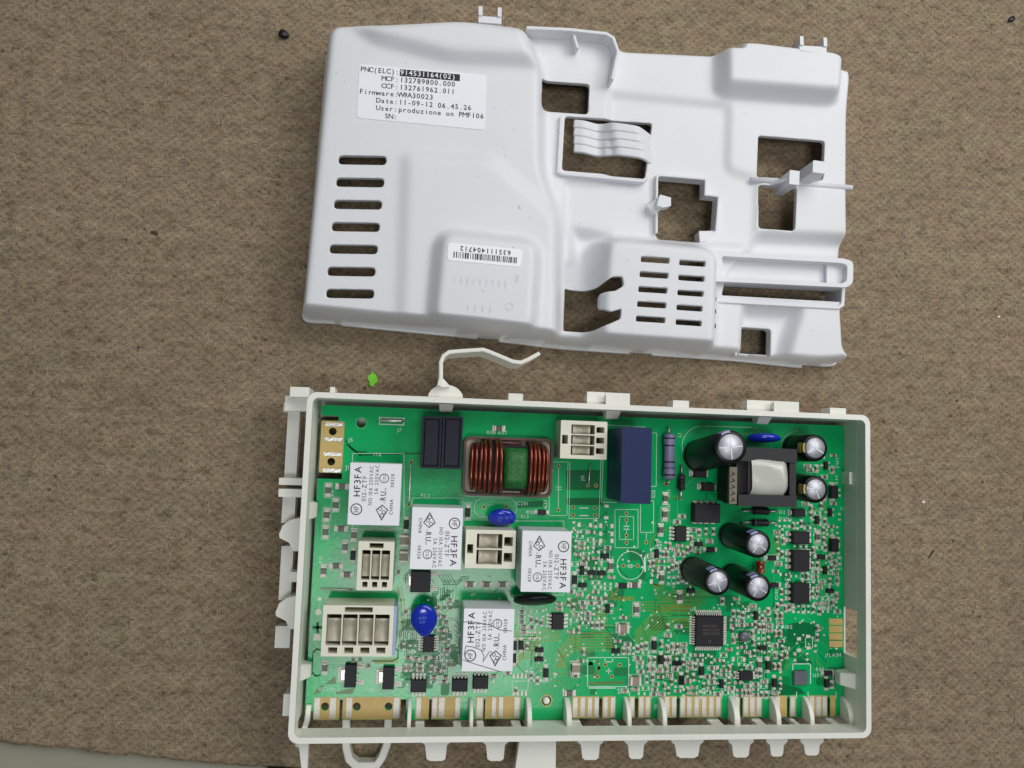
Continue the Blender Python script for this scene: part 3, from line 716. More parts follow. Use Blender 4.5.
    bq = [W(x, y, bz) for x, y in ((448.3, 242.4), (522.7, 249.5), (520.6, 267), (447, 260.2))]
    m2 = MB(); m2.prism(rpoly(bq, 1.2), bz-0.1, bz+0.06, 'sticker'); st = m2.build('sticker', CV)
    uv = Vector((bq[1][0]-bq[0][0], bq[1][1]-bq[0][1])); ba = math.atan2(uv.y, uv.x); Lw = uv.length; Lh = math.hypot(bq[3][0]-bq[0][0], bq[3][1]-bq[0][1])
    ex = (math.cos(ba), math.sin(ba)); ey = (-math.sin(ba), math.cos(ba))
    def at2(u, v): return bq[0][0]+ex[0]*u-ey[0]*v, bq[0][1]+ex[1]*u-ey[1]*v
    m2 = MB(); r = random.Random(5); u = Lw*0.08
    while u < Lw*0.92:
        w = r.choice((0.18, 0.18, 0.34, 0.5)); a, b = at2(u, Lh*0.48), at2(u+w, Lh*0.48); d, e = at2(u+w, Lh*0.82), at2(u, Lh*0.82)
        m2.add([(*p, bz+0.09) for p in (e, d, b, a)], [(0, 1, 2, 3)], 'ink'); u += w+r.choice((0.2, 0.3, 0.45))
    p = at2(Lw*0.85, Lh*0.14); text(m2, '635111404712', p[0], p[1], bz+0.09, ba+math.pi, 1.5, 'ink', 1.35, 1.0, 0.1, 0.08)
    m2.build('printed_text', st)
    # faint moulded lettering below the sticker, upside down
    m2 = MB(); p = W(519, 275, bz); text(m2, 'E', p[0], p[1], bz+0.03, ba+math.pi, 2.2, 'emboss')
    for i in range(9): q = at2(Lw*(0.80-0.085*i), Lh*1.9); q2 = at2(Lw*(0.80-0.085*i), Lh*1.9+1.9-(i % 3)*0.3); m2.strip([q, q2], 0.4, bz+0.03, 'emboss')
    p = W(519, 304, bz); m2.ring(p[0]-3, p[1]-1.0, bz+0.03, 1.0, 1.25, 'emboss', 20)
    for i in range(4): q = at2(Lw*(0.62-0.1*i), Lh*3.4); q2 = at2(Lw*(0.62-0.1*i), Lh*3.4+1.5); m2.strip([q, q2], 0.4, bz+0.03, 'emboss')
    m2.build('moulded_lettering', CV)
    # dust and scuffs caught on the plastic
    m2 = MB(); rs = random.Random(12)
    for i in range(90):
        x, y = W(rs.uniform(335, 835), rs.uniform(40, 335), 18); z = hz(x, y)
        if sdf_poly(np.array([x]), np.array([y]), outl)[0] > -3 or any(sdf_poly(np.array([x]), np.array([y]), h)[0] < 1.2 for h in holes) or abs(hz(x+0.6, y)-z)+abs(hz(x, y+0.6)-z) > 0.05: continue
        a_ = rs.uniform(0, 6.28); l_ = rs.choice((0.1, 0.12, 0.15, 0.6))
        m2.strip([(x, y), (x+l_*math.cos(a_), y+l_*math.sin(a_))], rs.uniform(0.08, 0.2), z+0.04, rs.choice(('dust', 'dust', 'ivory_dark')))
    m2.build('dust', CV, kind='stuff')
    # small sink mark
    p = W(520.5, 207, 22); m2 = MB(); m2.lathe(p[0], p[1], [(0.9, 21.9), (0.6, 22.2), (0.1, 22.3)], C, 14); m2.build('gate_mark', CV)
cover()
# ------------------------------------------------------------------ the circuit board
BD = thing('circuit_board', 'green circuit board crowded with electronic components, lying in the ivory tray', 'circuit board', (0, 0, ZB-1.6))
def bx(px, py, h=0.0): return W(px, py, ZB+h)
BX0, BX1, BY1 = -88.2, 89.2, 48.6
YT, YC = bx(500, 719)[1], bx(500, 697)[1]        # tip and root of the edge contacts
GREEN_LOW = bx(330, 711)[1]
CONT = []                                         # contact patches: (x0,x1) px of bare laminate groups
def board_outline():
    b = []
    X = lambda p: bx(p, 708)[0]
    # run along the near edge from left to right: teeth and slots
    b += [(BX0, BY1), (BX0, bx(315, 480)[1]), (BX0, GREEN_LOW), (X(313), GREEN_LOW)]
    tips = [(313.5, 339.5), (342.5, 400.5), (415, 429), (431.5, 460.5), (475, 483.5), (485, 520.5), (571.5, 599), (602, 615.5), (628.5, 634.8), (638, 651), (663.5, 676.5), (679.5, 721.5), (734, 740), (742.5, 762), (774.5, 787), (789.5, 796), (808, 827), (830, 835.5)]
    root_gap = bx(500, 699)[1]
    b.append((X(tips[0][0]), YT))
    for i, (a, c) in enumerate(tips):
        if i > 0: b.append((X(a), YT))
        b.append((X(c), YT))
        if i+1 < len(tips):
            n = tips[i+1][0]
            if n-c < 6 and n-c > 0.2:
                b += [(X(c), root_gap), (X(n), root_gap)]
            elif c == 400.5:
                b += [(X(c), root_gap), (X(406), root_gap), (X(406), YT-0.1), (X(n), YT-0.1)]
            else:
                b += [(X(c), YT-0.3), (X(n), YT-0.3)]
        else: b += [(X(c), YT-0.3), (BX1, YT+2.0)]
    b += [(BX1, BY1)]
    # notch round the left edge contact
    return b
out = board_outline()
ring_ = []
nx = bx(318.5, 445)[0]; ny0, ny1 = bx(318, 478.5)[1], bx(318, 415)[1]
o2 = [(BX0+0.0, BY1)]
lc = px_rect(320, 420.7, 343.5, 473, ZB)
o2 += [(BX0, ny1), (lc[2]-2, ny1), (lc[2]-2, lc[3]), (lc[0], lc[3]), (lc[0], lc[1]), (lc[2], lc[1]), (lc[2], ny0), (BX0, ny0)]
o2 += out[1:]
def circ(px, py, r, n=16):
    x, y = bx(px, py); return [(x+r*math.cos(2*math.pi*i/n), y+r*math.sin(2*math.pi*i/n)) for i in range(n)]
holes = [circ(361.2, 423, 1.55), circ(546.5, 700.6, 1.55), circ(332.8, 431.4, 1.25), circ(331.2, 461.7, 1.25), circ(325, 706.6, 1.25), circ(356.7, 706.6, 1.25), circ(388.6, 706, 1.25), circ(590.6, 664.3, 0.85)]
plate('board', [o2]+holes, ZB-1.6, ZB, 'pcb', BD)
# copper rings round the mounting holes, the tray peg seen in one of them
mb = MB()
x, y = bx(361.2, 423); mb.ring(x, y, ZB+0.03, 1.56, 1.9, 'trace_light'); x, y = bx(546.5, 700.6); mb.ring(x, y, ZB+0.03, 1.56, 1.95, 'laminate')
mb.build('hole_ring', BD, kind='stuff')
m2 = MB(); m2.lathe(x-0.1, y+0.1, [(1.1, 2.9), (1.1, ZB+0.6), (0.8, ZB+1.0), (0.3, ZB+1.05)], 'tray_ivory', 14); m2.build('peg', TR)

# bare laminate tabs and tinned contacts on the near edge
Xn = lambda p: bx(p, 708)[0]
def lam(x0, x1, y0=696.5, y1=718.6):
    m2 = MB(); m2.box(Xn(x0), bx(500, y1)[1], ZB+0.005, Xn(x1), bx(500, y0)[1], ZB+0.05, 'laminate'); return m2.build('bare_laminate', BD)
for a, c in ((313.6, 339.4), (342.6, 400.4), (415.2, 428.8), (431.7, 460.3), (475.2, 483.4), (485.2, 520.3)):
    pass
def lam_hole(x0, x1, hs):
    lp = [rrect(Xn(x0), bx(500, 718.6)[1], Xn(x1), bx(500, 696.5)[1], 0.7)]
    for h in hs: lp.append(circ(h, 706.5, 1.25))
    plate('bare_laminate', lp, ZB+0.005, ZB+0.06, 'laminate', BD)
lam_hole(313.6, 339.4, [325]); lam_hole(342.6, 400.4, [356.7, 388.6])
for a, c in ((415.2, 428.8), (431.7, 460.3), (475.2, 483.4), (485.2, 520.3), (571.7, 598.8), (602.2, 615.3), (628.7, 634.6), (638.2, 650.8), (663.7, 676.3), (679.7, 721.3), (734.2, 739.8), (742.7, 761.8), (774.7, 786.8), (789.7, 795.8), (808.2, 826.8), (830.2, 835.3)): lam(a, c)
def contact(x0, x1, y0=697, y1=717.6):
    m2 = MB(); ax, cx_, ay, cy_ = Xn(x0), Xn(x1), bx(500, y1)[1], bx(500, y0)[1]
    m2.cbox((ax+cx_)/2, (ay+cy_)/2, ZB+0.05, cx_-ax, cy_-ay, ZB+0.2, 'solder', 0, 0.07); return m2.build('contact', BD)
for a, c in ((314, 320), (329.5, 336), (346, 352), (393.2, 399.4), (416, 421), (432, 437), (438.5, 444.5), (455, 460), (476.5, 482.5), (491.5, 495.8), (498.5, 503), (514, 519.5)): contact(a, c)
fing = [575, 582.5, 589.7, 596.4, 605.2, 612.6, 631.8, 641, 647.6, 666.8, 674, 682.3, 689, 696.3, 703.7, 711, 718, 737, 745.5, 752, 758.6, 777.5, 792.3, 811.6, 818.3, 824.6]
for x in fing: contact(x-2.3, x+2.3, 697.5)
# the left edge contact
lp = [rrect(lc[0]+0.05, lc[1]+0.05, lc[2]-0.05, lc[3]-0.05, 0.6), circ(332.8, 431.4, 1.25), circ(331.2, 461.7, 1.25)]
plate('bare_laminate', lp, ZB+0.005, ZB+0.06, 'laminate', BD)
for y in (424.3, 439.3, 454.2, 470.5):
    m2 = MB(); yy = bx(331, y)[1]; sh = 0.4
    m2.cbox((lc[0]+lc[2])/2+sh, yy, ZB+0.05, (lc[2]-lc[0])*0.78, 1.25, ZB+0.2, 'tin', 0, 0.06); m2.build('contact', BD)
# programming pads on the right
for i in range(4):
    a = px_rect(829, 618.5+i*7.4, 842.5, 624.9+i*7.4, ZB); m2 = MB(); m2.cbox((a[0]+a[2])/2, (a[1]+a[3])/2, ZB+0.01, a[2]-a[0], a[3]-a[1], ZB+0.1, 'laminate', 0, 0.03); m2.build('contact', BD)
a = px_rect(828.3, 617.8, 843, 648, ZB)

# ------------------------------------------------------------------ print on the board
SK = MB(); ZS = ZB+0.035
def sl(pts, w=0.16, mt='silk'): SK.strip([bx(*p) for p in pts], w, ZS, mt)
def sbox(x0, y0, x1, y1, w=0.16): sl([(x0, y0), (x1, y0), (x1, y1), (x0, y1), (x0, y0)], w)
def st(s, px, py, h=1.0, ang=0.0, mt='silk'):
    x, y = bx(px, py); text(SK, s, x, y, ZS+0.005, ang, h, mt)
# relay outlines
sbox(352.5, 453.5, 404, 529); sbox(412, 498, 463, 573); sbox(510, 521, 564, 595)
sl([(388, 0+476), (388, 500)]); sl([(410.5, 462), (409, 505)])
# choke, capacitor and connector outlines
sl([(459, 495), (462, 496), (549, 497), (553, 470)]); sl([(550, 462), (549, 515.5), (567, 515.5), (568, 462), (550, 462)]); sl([(558.5, 468), (558.3, 510)])
sl([(556.5, 487), (561, 487)], 0.2); sl([(556.5, 489.5), (561, 489.5)], 0.2)
sl([(570, 462), (569, 518.5), (599, 518.5), (601, 460)]); sl([(603, 460), (601.5, 502), (616, 502.5)])
sl([(580, 508), (588, 508)], 0.35); sl([(580, 515.5), (588, 515.5)], 0.35)
sl([(607, 425), (645, 427)]); sl([(652, 433), (656.5, 433), (656.2, 486.5), (649, 486.5)])
sbox(615, 509.5, 638, 547.7); sbox(619.4, 516.5, 633.6, 539.5); sl([(626.5, 520), (626.5, 526)]); sl([(626.5, 529.5), (626.5, 535)])
sl([(624, 526.3), (629, 526.3)], 0.3); sl([(624, 529.2), (629, 529.2)], 0.3)
sl([(640.5, 505), (640.4, 532.4), (653.5, 532.4), (653.6, 500.8), (648, 500.8)]); sl([(646.5, 532.4), (646.3, 540)])
x, y = bx(630.5, 565.4); SK.ring(x, y, ZS, 4.45, 4.65, 'silk', 40); sl([(644.8, 557.5), (645, 571)], 0.6); sl([(627, 566), (634, 566)], 0.2)
for q in (628.5, 630.2, 631.8): sl([(q, 564.5), (q, 567.5)], 0.25)
sbox(587.6, 657.5, 628.7, 686.6, 0.22); sl([(605, 657.5), (605, 661.8), (612.6, 661.8), (612.6, 657.5)], 0.25); sl([(606, 671), (611, 671)], 0.25); sl([(608.6, 668.5), (608.6, 673.5)], 0.25)
sl([(589, 688), (615, 688)], 0.3)
# oval of the disc capacitor, outline round the big electrolytic
def oval(x0, y0, x1, y1):
    r = (y1-y0)/2; P = []
    for i in range(9): t = math.pi/2+math.pi*i/8; P.append((x0+r+r*math.cos(t), (y0+y1)/2-r*math.sin(t)))
    for i in range(9): t = -math.pi/2+math.pi*i/8; P.append((x1-r+r*math.cos(t), (y0+y1)/2-r*math.sin(t)))
    P.append(P[0]); sl(P)
oval(474, 498, 517, 517)
def arc(cx, cy, r, a0, a1, w=0.16):
    sl([(cx+r*math.cos(math.radians(a)), cy-r*math.sin(math.radians(a))) for a in np.linspace(a0, a1, 14)], w)
arc(702, 446, 20, 80, 290); sl([(700, 426), (754, 427.5)]); arc(752, 437, 9.5, 10, 90); arc(797, 447, 15.5, 90, 180)
# LED and SO outlines
sbox(512, 681, 528, 690, 0.18); sl([(792.8, 683), (792.8, 663.8), (810.5, 663.8), (810.5, 683)], 0.28)
sl([(786, 531.2), (811, 531.2)]); sl([(786, 549.5), (811, 549.5)]); sl([(786, 582.5), (811, 582.5)])
sbox(737.5, 657, 741.5, 663, 0.12); sl([(805.5, 637), (805.5, 648), (812.5, 648), (812.5, 637), (805.5, 637)], 0.18)
sl([(321, 588.5), (353, 589.3)], 0.28); sl([(427, 684.5), (451, 684.5)], 0.12, 'trace_dark')
sl([(464, 503), (472, 503)]); sl([(545.5, 515), (545.5, 507)]); sl([(823, 670.5), (833, 670.5), (833, 688), (823, 688)], 0.14)
for x in (320.5, ): sl([(309.5+6, 661), (312, 650)], 0.14)
for x in (629.5, 651.5, 664, 722, 734, 763, 774, 796.5, 808, 836): sl([(x, 692), (x, 698)], 0.22)
# designators that can be read, then the short marks by the small parts
for s_, x, y, h, a in (('RL1', 381, 453, 1.1, math.pi), ('RL2', 421, 497, 1.1, 0), ('J7', 397, 431.5, 1.1, 0), ('J5', 348, 441.5, 1.2, 0), ('J8', 369, 691.5, 1.1, 0), ('TYBC26', 340, 687.5, 1.1, math.pi), ('J2', 407, 543, 1.0, 1.57),
        ('C201', 517, 505, 1.1, 0), ('RL3', 521, 518, 1.0, 0), ('R118 R117', 487, 434, 1.1, 0), ('R116', 526.5, 513.8, 1.2, 0), ('C17', 547, 508, 1.2, 1.57), ('J15', 584, 481, 1.1, 1.57), ('C13', 655, 498, 1.2, 1.57), ('L1', 681, 437, 1.2, 1.57),
        ('RV1', 562, 487, 0.01, 0), ('U3', 813, 677, 1.2, 0), ('JFLASH', 825, 656.5, 1.1, 0), ('C104', 537, 682.5, 1.2, 0), ('J10', 654, 708, 1.3, 0), ('K5', 635, 661, 1.0, 1.57), ('R58', 816, 671, 1.1, 0), ('U5', 785, 528, 1.1, 0), ('D6', 786, 520.5, 1.2, 0), ('D2', 779, 513.5, 1.2, 0), ('D3', 779, 520.5, 1.2, 0),
        ('U8', 690, 611, 1.1, 0), ('U4', 785, 581, 1.1, 0), ('R65', 807, 577, 1.2, 0), ('R66', 807, 580.8, 1.2, 0), ('C70', 821, 603, 1.2, 0), ('R51', 814, 609.5, 1.2, 0), ('R53', 824, 609.5, 1.2, 0), ('R102', 782, 628.5, 1.2, 0), ('D8', 784, 650, 1.2, 0), ('SW1', 839, 468, 1.2, 1.57), ('R44', 838, 484, 1.1, 1.57), ('C5', 840, 510, 1.0, 0),
        ('C204', 769, 693.8, 1.1, 0), ('J3', 741, 696.5, 1.0, 0), ('J12', 734, 697, 1.0, 1.57), ('R6', 331, 520, 1.0, 1.57), ('C1', 341, 547, 1.2, 1.57), ('R15', 322, 563, 1.0, 1.57), ('C16', 344, 579, 1.1, 0), ('R17', 330, 571, 1.1, 0), ('C6', 340, 510, 1.0, 1.57), ('R5', 334, 496, 1.0, 1.57), ('J1', 345, 469.5, 1.4, 0), ('C10', 667, 503, 1.2, 1.57), ('R61', 670, 511, 1.1, 1.57), ('Q4', 700, 484, 1.0, 0), ('R33', 670, 497, 1.0, 1.57)):
    if h > 0.1: st(s_, x, y, h, a)
# thin leads drawn by the jumpers, vias and pads, rectangle print
def pad(px, py, r, hole=0.0, mt='solder'):
    x, y = bx(px, py)
    if hole: SK.ring(x, y, ZS+0.01, hole, r, mt, 14); SK.disc(x, y, ZS+0.008, hole, 'hole_dark', 12)
    else: SK.disc(x, y, ZS+0.01, r, mt, 14)
for p in ((588, 485.2), (596, 485.6), (573.3, 507.3), (594.8, 507.8), (573.3, 515), (595, 515.3), (558.4, 510), (558.5, 466.5), (626.5, 513.3), (626.5, 520), (626.5, 535.4), (626.5, 542.8), (646.2, 542.4), (623.5, 565.6), (637.7, 565.7), (605.2, 664.6), (619.6, 664.8), (597.5, 676.6), (611.9, 676.6), (680.3, 498.5), (665.5, 483.8), (411.3, 462), (409, 504.7), (484, 507), (506, 507)): pad(p[0], p[1], 0.62, 0.36, 'laminate')
pad(318.6, 612, 1.0, 0, 'solder'); pad(319.7, 599, 0.55); SK.cbox(*bx(317, 637.3), ZB+0.01, 2.1, 1.9, ZS+0.02, 'solder')
for a_, b_ in (((314, 627.4), (321.2, 627.4)), ((317.6, 623.5), (317.6, 631.5))): sl([a_, b_], 0.9, 'trace_dark')
SK.build('silkscreen_print', BD, kind='stuff')

# ------------------------------------------------------------------ copper tracks under the mask
TK = MB(); ZT = ZB+0.018
def tk(pts, w=0.22, mt='trace_olive', z=None): TK.strip([bx(*p) for p in pts], w, ZT if z is None else z, mt)
for i in range(8):                                # fan towards the processor
    k = i*3.0
    tk([(690, 602+k*0.95), (655, 602+k*0.95), (640-k*0.2, 602+k*0.95+0), (640-k*0.2-6, 602+k*0.95)], 0.3) if i < 4 else None
    tk([(690, 606+k), (660+k*0.2, 606+k), (642+k*0.3, 624+k*0.9), (636, 631+k*0.7)], 0.3)
for i in range(5): tk([(651, 583), (654+i*2.4, 586), (655+i*2.4, 596-i*1.6), (660+i*2.2, 600-i*1.9), (690, 600-i*1.9)], 0.26)
for i in range(7): tk([(612, 633+i*2.8), (575, 633+i*2.8), (558+i*1.0, 650+i*1.6), (557+i*1.5, 668)], 0.3)
for i in range(6): tk([(513, 633+i*3.4), (536+i, 633+i*3.4), (524-i*0.2, 648+i*2), (516, 660+i*1.5)], 0.3)
for i in range(6): tk([(514, 629+i*2.6), (530, 629+i*2.6), (560, 629+i*2.2)], 0.26)
for i in range(9): tk([(672, 590+i*4.2), (690, 590+i*4.2), (700, 600+i*2.2)], 0.24)
for i in range(7): tk([(594, 612+i*3.4), (607, 612+i*3.4)], 0.4)
for i in range(5): tk([(560+i*3, 602), (566+i*3, 608), (566+i*3, 616)], 0.2)
for i in range(5): tk([(610, 590+i*2.2), (616+i, 597+i*0.8), (634, 597+i*0.8)], 0.2)
for i in range(6): tk([(686+i*3.5, 607), (690+i*3.4, 598), (700+i*3, 592)], 0.16)
for i in range(8): tk([(400+i*1.7, 660-i*1.2), (404+i*1.7, 668-i*2), (424+i*2, 668-i*2)], 0.14, 'trace_light')
for i in range(5): tk([(438+i*3, 574), (444+i*3, 584), (444+i*3, 600)], 0.16, 'trace_dark')
for i in range(5): tk([(448+i*2.5, 652), (458+i*2.5, 664+i)], 0.35, 'trace_dark')
for i in range(5): tk([(455, 620+i*5), (461, 627+i*5)], 0.18, 'trace_dark')
# broad fills
def fill(pts, mt, z=ZB+0.010): TK.add([(*bx(*p), z) for p in pts], [tuple(range(len(pts)))], mt)
def fl(pts, mt, z=ZB+0.010):
    P = [bx(*p) for p in pts]
    a = sum(P[i][0]*P[(i+1) % len(P)][1]-P[(i+1) % len(P)][0]*P[i][1] for i in range(len(P)))
    if a < 0: P = P[::-1]
    TK.add([(*p, z) for p in P], [tuple(range(len(P)))], mt)
fl([(325, 684), (335, 676), (336, 680), (336, 684)], 'trace_brown'); fl([(313, 694), (320, 686), (325, 684), (320, 693)], 'trace_brown'); fl([(336, 692), (353, 688), (356, 686), (352, 694), (336, 694)], 'trace_brown')
fl([(372, 659), (397, 657.5), (398.5, 663), (375, 664)], 'trace_olive'); fl([(377, 672), (382, 666), (382, 671)], 'trace_brown')
tk([(398, 588), (401, 600), (402, 622), (399, 646)], 0.5); tk([(401, 586), (404, 600), (405, 622), (402, 650)], 0.35)
fl([(588, 682), (624, 681), (624, 684), (588, 685)], 'trace_brown'); tk([(598, 661), (599, 668), (594, 676)], 0.9, 'trace_brown')
fl([(795, 660), (812, 660), (812, 664), (795, 664)], 'trace_dark')
for p in (((346, 441), (352, 449), (360, 455), (424, 453)), ((347, 445), (357, 452), (366, 452))): tk(p, 0.5, 'trace_dark')
fl([(566, 498), (603, 498), (603, 505), (566, 505)], 'trace_dark'); fl([(517, 503), (545, 500), (545, 507), (517, 508)], 'trace_dark')
fl([(788, 624), (800, 622), (820, 624), (820, 640), (806, 650), (786, 640)], 'trace_dark'); fl([(763, 680), (800, 688), (806, 694), (770, 696)], 'trace_dark')
fl([(566, 470), (600, 470), (600, 490), (566, 490)], 'trace_dark', ZB+0.006)
tk([(311.5, 674), (313, 652), (317, 649), (320, 650)], 0.5, 'trace_dark'); tk([(311.5, 672), (316, 676), (320, 675)], 0.5, 'trace_dark')
tk([(392, 647.5), (398, 650), (398, 658), (392, 661), (372, 661)], 0.4, 'trace_dark')
# vias
rv = random.Random(21)
for i in range(210):
    px, py = (rv.uniform(515, 770), rv.uniform(585, 694)) if i < 150 else (rv.uniform(405, 512), rv.uniform(575, 690))
    x, y = bx(px, py); TK.ring(x, y, ZT+0.008, 0.16, 0.34, 'trace_light' if i % 2 else 'silk', 8); TK.disc(x, y, ZT+0.006, 0.16, 'hole_dark', 8)
TK.build('copper_track', BD, kind='stuff')

# ------------------------------------------------------------------ large components
def relay(px0, py0, px1, py1, up, scribble=False):
    h = 15.2; a = px_rect(px0, py0, px1, py1, ZB+h); cx, cy = (a[0]+a[2])/2, (a[1]+a[3])/2; w, l = 15.3, 18.4
    m2 = MB(); m2.cbox(cx, cy, ZB+0.3, w-0.2, l-0.2, ZB+2.5, 'relay_base'); m2.cbox(cx, cy, ZB+2.4, w, l, ZB+h, 'relay_white'); r = m2.build('relay', BD, bevel=0.35)
    m2 = MB(); z = ZB+h+0.03; ang = math.pi/2 if up else -math.pi/2; sgn = 1 if up else -1
    def T(u, v): return cx+sgn*(v-w/2), cy+sgn*(u-l/2)        # u along the reading direction, v down the lines
    def tx(s_, u, v, hh, mt='ink', sx=1.0, pitch=None): x, y = T(u, v); text(m2, s_, x, y, z, ang, hh, mt, pitch, sx, 0.2, 0.05 if hh > 1.6 else 0.02)
    x, y = T(4.6, 2.4); m2.ring(x, y, z, 1.45, 1.75, 'ink', 24); tx('HF', 3.7, 3.1, 1.5, 'ink', 0.7)
    tx('HF3FA', 8.4, 3.3, 1.95, 'ink', 1.02); tx('012-ZTF', 7.0, 5.1, 1.35, 'print_grey', 0.98); tx('NO 10A 250VAC', 5.9, 6.9, 1.15, 'print_grey', 0.83); tx('5A 250VAC', 9.2, 8.6, 1.15, 'print_grey', 0.88)
    for q in ((1.6, 10.0, 4.6, 8.3), (4.6, 8.3, 6.0, 10.0), (6.0, 10.0, 4.6, 11.7), (4.6, 11.7, 1.6, 10.0)):
        m2.strip([T(q[0], q[1]), T(q[2], q[3])], 0.28, z, 'print_grey')
    for k in range(3):
        x, y = T(2.9+k*1.0, 10.0+0.6*math.sin(k*2.1)); m2.ring(x, y, z, 0.4, 0.62, 'print_grey', 10)
    tx('c', 6.6, 10.8, 0.7, 'print_grey'); tx('RU', 7.4, 11.0, 1.7, 'ink', 0.8); tx('us', 10.2, 11.0, 0.7, 'print_grey')
    x, y = T(14.0, 10.2); m2.ring(x, y, z, 1.2, 1.45, 'print_grey', 20); tx('CQC', 13.1, 10.6, 0.8, 'print_grey', 0.8)
    tx('CHINA', 3.2, 13.2, 1.05, 'ink', 0.9); tx('08328', 11.4, 13.2, 1.05, 'print_grey', 0.9)
    m2.build('printed_text', r)
    if scribble:
        m2 = MB()
        for pts in (((462, 622), (473, 622), (490, 625), (500, 630), (512, 631)), ((463, 660), (475, 664), (495, 670), (502, 672)), ((464, 655), (466, 646), (473, 647), (481, 650), (484, 656), (483, 662)), ((484, 660), (486, 657), (489, 652), (492, 652))):
            m2.strip([W(p[0], p[1], z) for p in pts], 0.2, z+0.02, 'pen')
        m2.build('pen_scribble', r)
    return r
relay(349, 464, 400.5, 524.5, True); relay(412.5, 508.5, 460.5, 568.5, False); relay(523, 531.5, 569.5, 591.5, False); relay(464, 609.5, 512.5, 670.5, True, True)

def film_box(px0, py0, px1, py1, h, mt, rim=True):
    a = px_rect(px0, py0, px1, py1, ZB+h); cx, cy = (a[0]+a[2])/2, (a[1]+a[3])/2; w, l = a[2]-a[0], a[3]-a[1]
    m2 = MB()
    if rim:
        m2.cbox(cx, cy, ZB+0.2, w, l, ZB+h-0.4, mt); m2.cbox(cx, cy, ZB+h-0.45, w-1.6, l-1.6, ZB+h-0.1, mt, 0, 0.3)
        m2.wallstrip([(cx-w/2+0.3, cy-l/2+0.3), (cx+w/2-0.3, cy-l/2+0.3), (cx+w/2-0.3, cy+l/2-0.3), (cx-w/2+0.3, cy+l/2-0.3)], 0.6, ZB+h-0.5, ZB+h, mt, True)
    else: m2.cbox(cx, cy, ZB+0.2, w, l, ZB+h, mt)
    return m2.build('film_capacitor', BD, bevel=0.8 if not rim else 0.2, seg=3)
film_box(421.3, 416.5, 441.4, 468.5, 11, 'box_navy'); film_box(442, 416.5, 462.2, 469, 11, 'box_navy')
fb = film_box(621.5, 427.5, 651.5, 503.8, 18.6, 'blue_box', False)
m2 = MB(); zz = ZB+18.63
for s_, px, py in (('V', 633, 470),): 
    x, y = W(px, py, zz); text(m2, s_, x, y, zz, 0, 2.2, 'blue_box', None, 1.0)
m2.strip([W(625, 431, zz), W(648, 431.5, zz), W(648, 500, zz), W(624.5, 500, zz), W(625, 431, zz)], 0.2, zz, 'blue_box'); m2.build('moulded_mark', fb)

def electrolytic(bpx, bpy, tpx, tpy, r, h, score='x', gold=False, ang=0.0, rtop=None):
    b = bx(bpx, bpy); t = W(tpx, tpy, ZB+h)
    m2 = MB(); n = 36; sh = ((t[0]-b[0]), (t[1]-b[1]))
    prof = [(r*0.92, 0.2), (r, 0.7), (r, 1.6), (r*0.94, 2.0), (r, 2.5), (r, h-1.0), (r*0.985, h-0.5), (r*0.93, h-0.12), (r*0.76, h)]
    v = []; f = []
    for q, z in prof: v += [(b[0]+sh[0]*z/h+q*math.cos(2*math.pi*i/n), b[1]+sh[1]*z/h+q*math.sin(2*math.pi*i/n), ZB+z) for i in range(n)]
    for k in range(len(prof)-1):
        for i in range(n): f.append((k*n+i, k*n+(i+1) % n, (k+1)*n+(i+1) % n, (k+1)*n+i))
    f.append(tuple(range(n))[::-1]); m2.add(v, f, 'sleeve_black', True)
    cap = m2.build('electrolytic_capacitor', BD)
    m2 = MB(); zt = ZB+h-0.05; ri = r*0.75
    m2.lathe(t[0], t[1], [(ri, zt-0.25), (ri*0.97, zt), (0.05, zt+0.03)], 'aluminium', n, caps=False)
    k = 3 if score == 'k' else 2
    A = [ang, ang+math.pi/2] if score == 'x' else [ang+2*math.pi*j/3 for j in range(3)]
    for a_ in A:
        p0 = (t[0]+ri*0.9*math.cos(a_), t[1]+ri*0.9*math.sin(a_)); p1 = (t[0]-ri*0.9*math.cos(a_), t[1]-ri*0.9*math.sin(a_)) if score == 'x' else t
        m2.strip([p0, p1], 0.3, zt+0.06, 'score')
    m2.build('can_top', cap)
    # sleeve print: stripe running up the side and onto the folded edge
    m2 = MB(); pm = 'sleeve_gold' if gold else 'sleeve_print'; a0 = math.pi if gold else math.pi*0.62
    seg = 6; span = 0.75 if gold else 0.6
    for i in range(seg):
        q0, q1 = a0-span/2+span*i/seg, a0-span/2+span*(i+1)/seg; R = r+0.03
        def pt(q, rr, z): return (b[0]+sh[0]*z/h+rr*math.cos(q), b[1]+sh[1]*z/h+rr*math.sin(q), ZB+z)
        m2.add([pt(q0, R, h-2.6), pt(q1, R, h-2.6), pt(q1, R, h-1.0), pt(q0, R, h-1.0)], [(0, 1, 2, 3)], pm)
        m2.add([pt(q0, R, h-1.0), pt(q1, R, h-1.0), pt(q1, r*0.95, h-0.1), pt(q0, r*0.95, h-0.1)], [(0, 1, 2, 3)], pm)
        m2.add([pt(q0, r*0.95, h-0.1), pt(q1, r*0.95, h-0.1), pt(q1, r*0.83, h+0.01), pt(q0, r*0.83, h+0.01)], [(0, 1, 2, 3)], pm)
    m2.build('sleeve_stripe', cap)
    return cap
electrolytic(698, 456, 731, 447, 5.45, 21, 'x', False, 0.12)
electrolytic(793.5, 448.5, 815.5, 448, 4.5, 11.5, 'k', True, math.pi/2)
electrolytic(794, 486, 816, 489.5, 4.5, 11.5, 'k', True, 0.9)
electrolytic(730, 535, 758.5, 544.5, 4.35, 16.8, 'x', False, -0.6); electrolytic(691.5, 569, 717.8, 582, 4.35, 16.8, 'x', False, 0.3); electrolytic(732, 576, 758.5, 587.8, 4.35, 16.8, 'x', False, 1.05)

